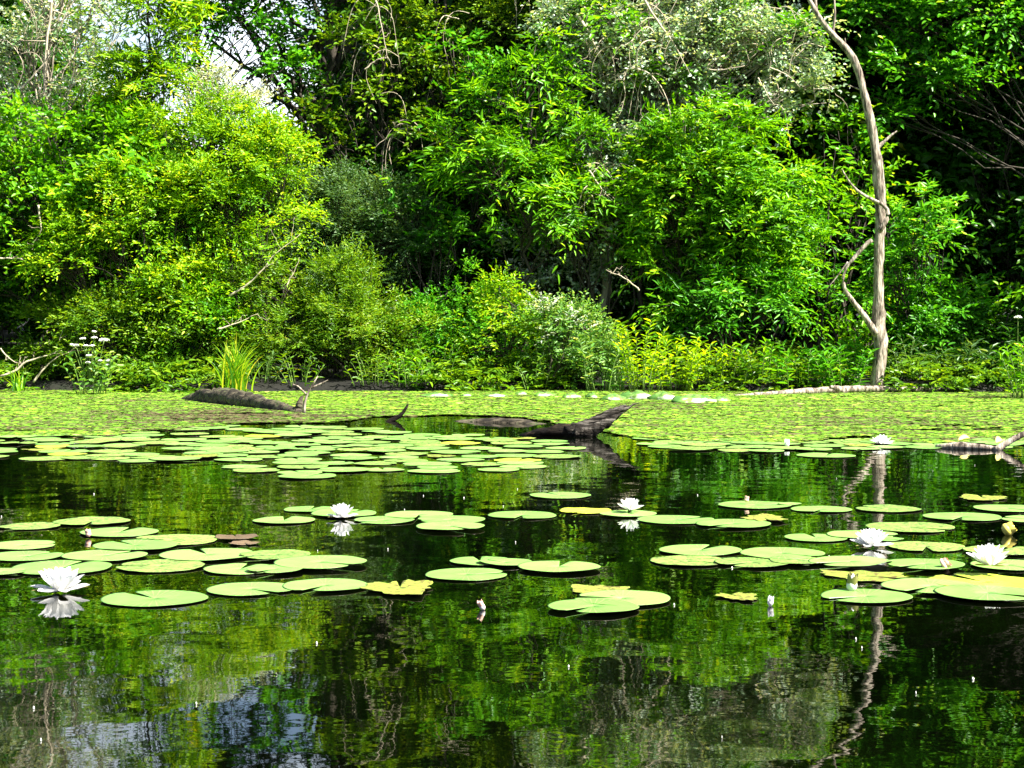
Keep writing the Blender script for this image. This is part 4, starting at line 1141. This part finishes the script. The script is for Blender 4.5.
herb('leafy_herb', 440, 18.6, 42, 60, 14, 'ash', 'low green herb below the middle bush', 'lance', 29, scale=.8)
herb('leafy_herb', 535, 18.6, 40, 40, 12, 'pale', 'low pale herb left of the pale green bush', 'lance', 30, scale=.7)
herb('leafy_herb', 1018, 18.5, 76, 30, 6, 'dark', 'dark herb with a single white bloom at the right edge', 'lance', 31, flowers=[(1018, 318, 5)])
herb('leafy_herb', 372, 18.45, 36, 60, 16, 'olive', 'low olive herb right of the dead forked twig', 'lance', 33, scale=.7)
herb('leafy_herb', 408, 18.4, 34, 60, 16, 'ash', 'low green herb at the right foot of the olive bush', 'lance', 34, scale=.7)
herb('leafy_herb', 262, 18.5, 34, 50, 14, 'dull', 'low dull herb right of the grass tuft', 'lance', 35, scale=.7)
herb('leafy_herb', 300, 18.4, 34, 60, 12, 'olive', 'low olive herb at the foot of the olive bush', 'lance', 32, scale=.7)

def undergrowth():
    rng = np.random.default_rng(91); n = 5200
    x = rng.uniform(-9, 9, n); x = x[fbm(x*1.6, x*.7, 33) > .0]; n = len(x); y = shore(x) + rng.uniform(.0, 1, n)**1.5*3.2 - .12
    z = gz(x, y)
    O = np.stack([x, y, z+rng.uniform(.0, .22, n)], 1)
    a = rng.uniform(0, 6.28, n)
    D = np.stack([np.cos(a), np.sin(a)-.4, rng.uniform(.1, .9, n)], 1)
    P, LD, U, ll, ww, t = sprays(O, D, D*.3, rng.uniform(.12, .3, n), 9, .085, .03, rng, .4)
    V, f, ra, ta = leaves(P, LD, U, ll, ww, rng.uniform(0, 1, len(P)), t)
    V[:, 2] = np.maximum(V[:, 2], .012)
    tag(obj('undergrowth', mesh_np('undergrowth', V, f, M['olive'], {'rnd': ra*.8, 'tone': ta})), 'low leafy undergrowth covering the soil of the far bank', 'undergrowth', None, 'stuff')
undergrowth()

def grass_tuft(px, d, hpx, wpx, n, label, seed, mat='yellow', py=391):
    rng = np.random.default_rng(seed); base = at(px, py, d); base[2] = max(0, ground_z(base[0], base[1])); s = d/F
    Vs, Q = [], []; off = 0
    for q in range(n):
        a = rng.uniform(-1, 1); h = hpx*s*rng.uniform(.5, 1); m = 7
        t = np.linspace(0, 1, m); x0 = rng.normal(0, wpx*s*.12); y0 = rng.normal(0, .06)
        x = x0+a*wpx*s*.5*t**2; z = h*(t-.25*abs(a)*t**3); y = y0+rng.normal(0, .08)*t
        w = .007*(1-t**2)+.0008; ang = rng.uniform(-.6, .6)
        for i in range(m):
            Vs += [(x[i]-w[i]*math.cos(ang), y[i]-w[i]*math.sin(ang), z[i]), (x[i], y[i]+.0015, z[i]-.001), (x[i]+w[i]*math.cos(ang), y[i]+w[i]*math.sin(ang), z[i])]
        for i in range(m-1):
            for j in range(2):
                Q.append((off+i*3+j, off+i*3+j+1, off+i*3+3+j+1, off+i*3+3+j))
        off += 3*m
    Vs = np.array(Vs); rv = np.repeat(rng.uniform(0, 1, n), 21)
    o = obj('grass_tuft', mesh_np('grass_tuft', Vs, np.array(Q, np.int32), M[mat], {'rnd': rv, 'tone': rv}), None, base)
    tag(o, label, 'grass tuft', 'tufts of upright grass')
grass_tuft(234, 17.9, 64, 50, 130, 'bright upright grass tuft behind the mossy log', 1, 'yellow', 397)
grass_tuft(18, 18.3, 28, 22, 30, 'small grass tuft under the pale branch at the left edge', 2, 'ash', 392)
grass_tuft(612, 18.6, 70, 40, 60, 'tall drooping grass beside the golden plants', 3, 'pale', 391)

# ------------------------------------------------------------------ woods behind
def proto(kind, seed, h, label):
    rng = np.random.default_rng(seed)
    lob = []
    for q in range(16):
        z = h*rng.uniform(.16, .93); r = h*.17*(1.15-.6*abs(z/h-.5))
        a = rng.uniform(0, 6.28); R = h*.17*(1.2-z/h)
        lob.append((R*math.cos(a), R*math.sin(a), z, r, r, r*.75))
    V, Fq, ra, ta, cent, _ = crown_geo(lob, 'broad', rng, 1.35, .2, .42, face=.2, scale=1.55, inner=.4)
    root = empty('forest_tree', (0, 0, 0), label, 'tree', 'trees of the wood behind the bank')
    obj('crown', mesh_np('crown', V, Fq, M[kind], {'rnd': ra, 'tone': ta}), root)
    top = np.array([0, 0, h*.9])
    tl = [(bez((0, 0, -.2), top, 0, 14, rng, .05), np.linspace(.17, .03, 14))]
    for c, cc in cent:
        s = np.array([0, 0, max(.8, c[2]-.9)])
        tl.append((bez(s, c, .1, 6, rng, .05), np.linspace(.06, .02, 6)))
    obj('trunk', tubes_mesh('trunk', tl, M['bark'], 7, .05, rng), root)
    return root
protos = [proto('dark', 1, 9.0, ''), proto('dark', 2, 10.5, ''), proto('olive', 3, 9.5, ''), proto('emerald', 4, 8.0, '')]
low = [proto('dark', 5, 3.6, ''), proto('ash', 6, 3.2, '')]
used = set()
LB = ['dark leaved tree of the wood standing behind the bank', 'tall dark leaved tree of the wood behind the bank', 'olive leaved tree of the wood behind the bank', 'fresh green tree of the wood behind the bank']
LB2 = ['dark understory bush in the shade behind the bank', 'green understory bush in the shade behind the bank']
def place(pr, idx, px, d, sc, rz, lb, cat, grp, nm):
    x = (px-512)/F*d; z = ground_z(x, d)
    if id(pr) not in used:
        used.add(id(pr)); r = pr
    else:
        r = pr.copy(); COL.objects.link(r)
        for ch in pr.children:
            c = ch.copy(); COL.objects.link(c); c.parent = r
    r.name = nm; r.location = (x, d, z); r.rotation_euler = (0, 0, rz); r.scale = (sc, sc, sc)
    tag(r, lb, cat, grp)
bg = []
rb = np.random.default_rng(77)
for d, pxs in ((24.5, [560, 640, 730, 800, 880, 960, 1040, 1130, 1220]), (27.5, [520, 600, 680, 770, 850, 920, 1000, 1080, 1180]),
               (31, [480, 560, 650, 730, 820, 900, 980, 1060, 1150, 1240]), (36, [440, 520, 610, 700, 790, 880, 970, 1060, 1150]), (42, [400, 480, 570, 660, 750, 850, 940, 1030, 1120, 1200]),
               (26, [-160, -90]), (30, [-200, -120, -40]), (36, [-220, -140])):
    for px in pxs:
        bg.append((px+rb.uniform(-20, 20), d+rb.uniform(-1, 1)))
for px, d in bg:
    k = int(rb.choice(4, p=[.4, .35, .15, .10])) if px < 800 else int(rb.choice(2))
    place(protos[k], k, px, d, rb.uniform(.85, 1.15), rb.uniform(0, 6.28), LB[k], 'tree', 'trees of the wood behind the bank', 'forest_tree')
for d, pxs, sc in ((22.3, range(-120, 1200, 105), .75), (25, range(-160, 1240, 120), .9), (29, range(-200, 1260, 110), 1.0), (34, range(-220, 1280, 105), 1.15)):
    for px in pxs:
        s = sc*rb.uniform(.85, 1.1)
        if 190 < px < 300: s *= .8
        k = int(rb.choice(2, p=[.6, .4])) if px < 850 else 0
        place(low[k], k, px+rb.uniform(-25, 25), d+rb.uniform(-.6, .6), s, rb.uniform(0, 6.28), LB2[k], 'bush', 'understory bushes behind the bank', 'understory_bush')
# two lit trunks in the hollow on the right
log('slim_trunk', [at(962, 385, 23)*[1, 1, 0]+[0, 0, .3], at(962, 250, 23), at(958, 180, 23), at(955, 60, 23)], [.07, .06, .055, .04], 'barkpale',
    'slim pale trunk catching light in the dark hollow on the right', 'tree trunk', seed=21, part='bark')

# ------------------------------------------------------------------ light, camera, render
az, el = math.radians(60), math.radians(50)          # sun to the right and behind the camera
sv = Vector((math.cos(el)*math.sin(az), -math.cos(el)*math.cos(az), math.sin(el)))
sl = bpy.data.lights.new('sun', 'SUN'); sl.energy = 5.0; sl.angle = math.radians(.5); sl.color = (1, .95, .86)
so = bpy.data.objects.new('sun', sl); COL.objects.link(so); so.rotation_euler = sv.to_track_quat('Z', 'Y').to_euler()
w = bpy.data.worlds.new('World'); scene.world = w; w.use_nodes = True
nt = w.node_tree; bgn = nt.nodes['Background']
sky = nt.nodes.new('ShaderNodeTexSky'); sky.sky_type = 'NISHITA'; sky.sun_disc = False
sky.dust_density = 1.5; sky.sun_elevation = el; sky.sun_rotation = math.atan2(sv.x, sv.y)
tcw = nt.nodes.new('ShaderNodeTexCoord')                # broken cloud added low in the sky to whiten the gaps between trees
mpw = nt.nodes.new('ShaderNodeMapping'); mpw.inputs['Scale'].default_value = (2.2, 2.2, 7)
nw = nt.nodes.new('ShaderNodeTexNoise'); nw.inputs['Scale'].default_value = 2.4; nw.inputs['Detail'].default_value = 6
nt.links.new(tcw.outputs['Generated'], mpw.inputs[0]); nt.links.new(mpw.outputs[0], nw.inputs['Vector'])
rw = ramp(nt, [(.40, (0, 0, 0)), (.58, (1, 1, 1))]); nt.links.new(nw.outputs['Fac'], rw.inputs[0])
sw = nt.nodes.new('ShaderNodeSeparateXYZ'); nt.links.new(tcw.outputs['Generated'], sw.inputs[0])
lo = nt.nodes.new('ShaderNodeMapRange'); lo.inputs['From Min'].default_value = .55; lo.inputs['From Max'].default_value = .15
nt.links.new(sw.outputs[2], lo.inputs[0])
mw = nt.nodes.new('ShaderNodeMath'); mw.operation = 'MULTIPLY'; nt.links.new(rw.outputs[0], mw.inputs[0]); nt.links.new(lo.outputs[0], mw.inputs[1])
no_ = nt.nodes.new('ShaderNodeMapRange'); no_.inputs['From Min'].default_value = .1; no_.inputs['From Max'].default_value = .5  # added cloud kept to the far side so it gives less frontal fill
nt.links.new(sw.outputs[1], no_.inputs[0]); mn = nt.nodes.new('ShaderNodeMath'); mn.operation = 'MULTIPLY'
nt.links.new(mw.outputs[0], mn.inputs[0]); nt.links.new(no_.outputs[0], mn.inputs[1])
mc = nt.nodes.new('ShaderNodeMix'); mc.data_type = 'RGBA'; nt.links.new(mn.outputs[0], mc.inputs['Factor'])
nt.links.new(sky.outputs[0], mc.inputs['A']); mc.inputs['B'].default_value = (7.5, 8.2, 9.0, 1)
nt.links.new(mc.outputs['Result'], bgn.inputs[0]); bgn.inputs[1].default_value = .05
cam = bpy.data.cameras.new('camera'); cam.sensor_width = 36; cam.lens = F/1024*36; cam.shift_y = -64/1024
cam.clip_start = .05; cam.clip_end = 4000
co = bpy.data.objects.new('camera', cam); COL.objects.link(co); co.location = (0, 0, H); co.rotation_euler = (math.pi/2, 0, 0)
scene.camera = co
scene.view_settings.view_transform = 'Standard'; scene.view_settings.look = 'None'
scene.view_settings.gamma = 1; scene.view_settings.exposure = 2.25
scene.cycles.max_bounces = 7; scene.cycles.diffuse_bounces = 2; scene.cycles.glossy_bounces = 3; scene.cycles.transmission_bounces = 4
scene.cycles.use_denoising = True
scene.cycles.caustics_reflective = False; scene.cycles.caustics_refractive = False
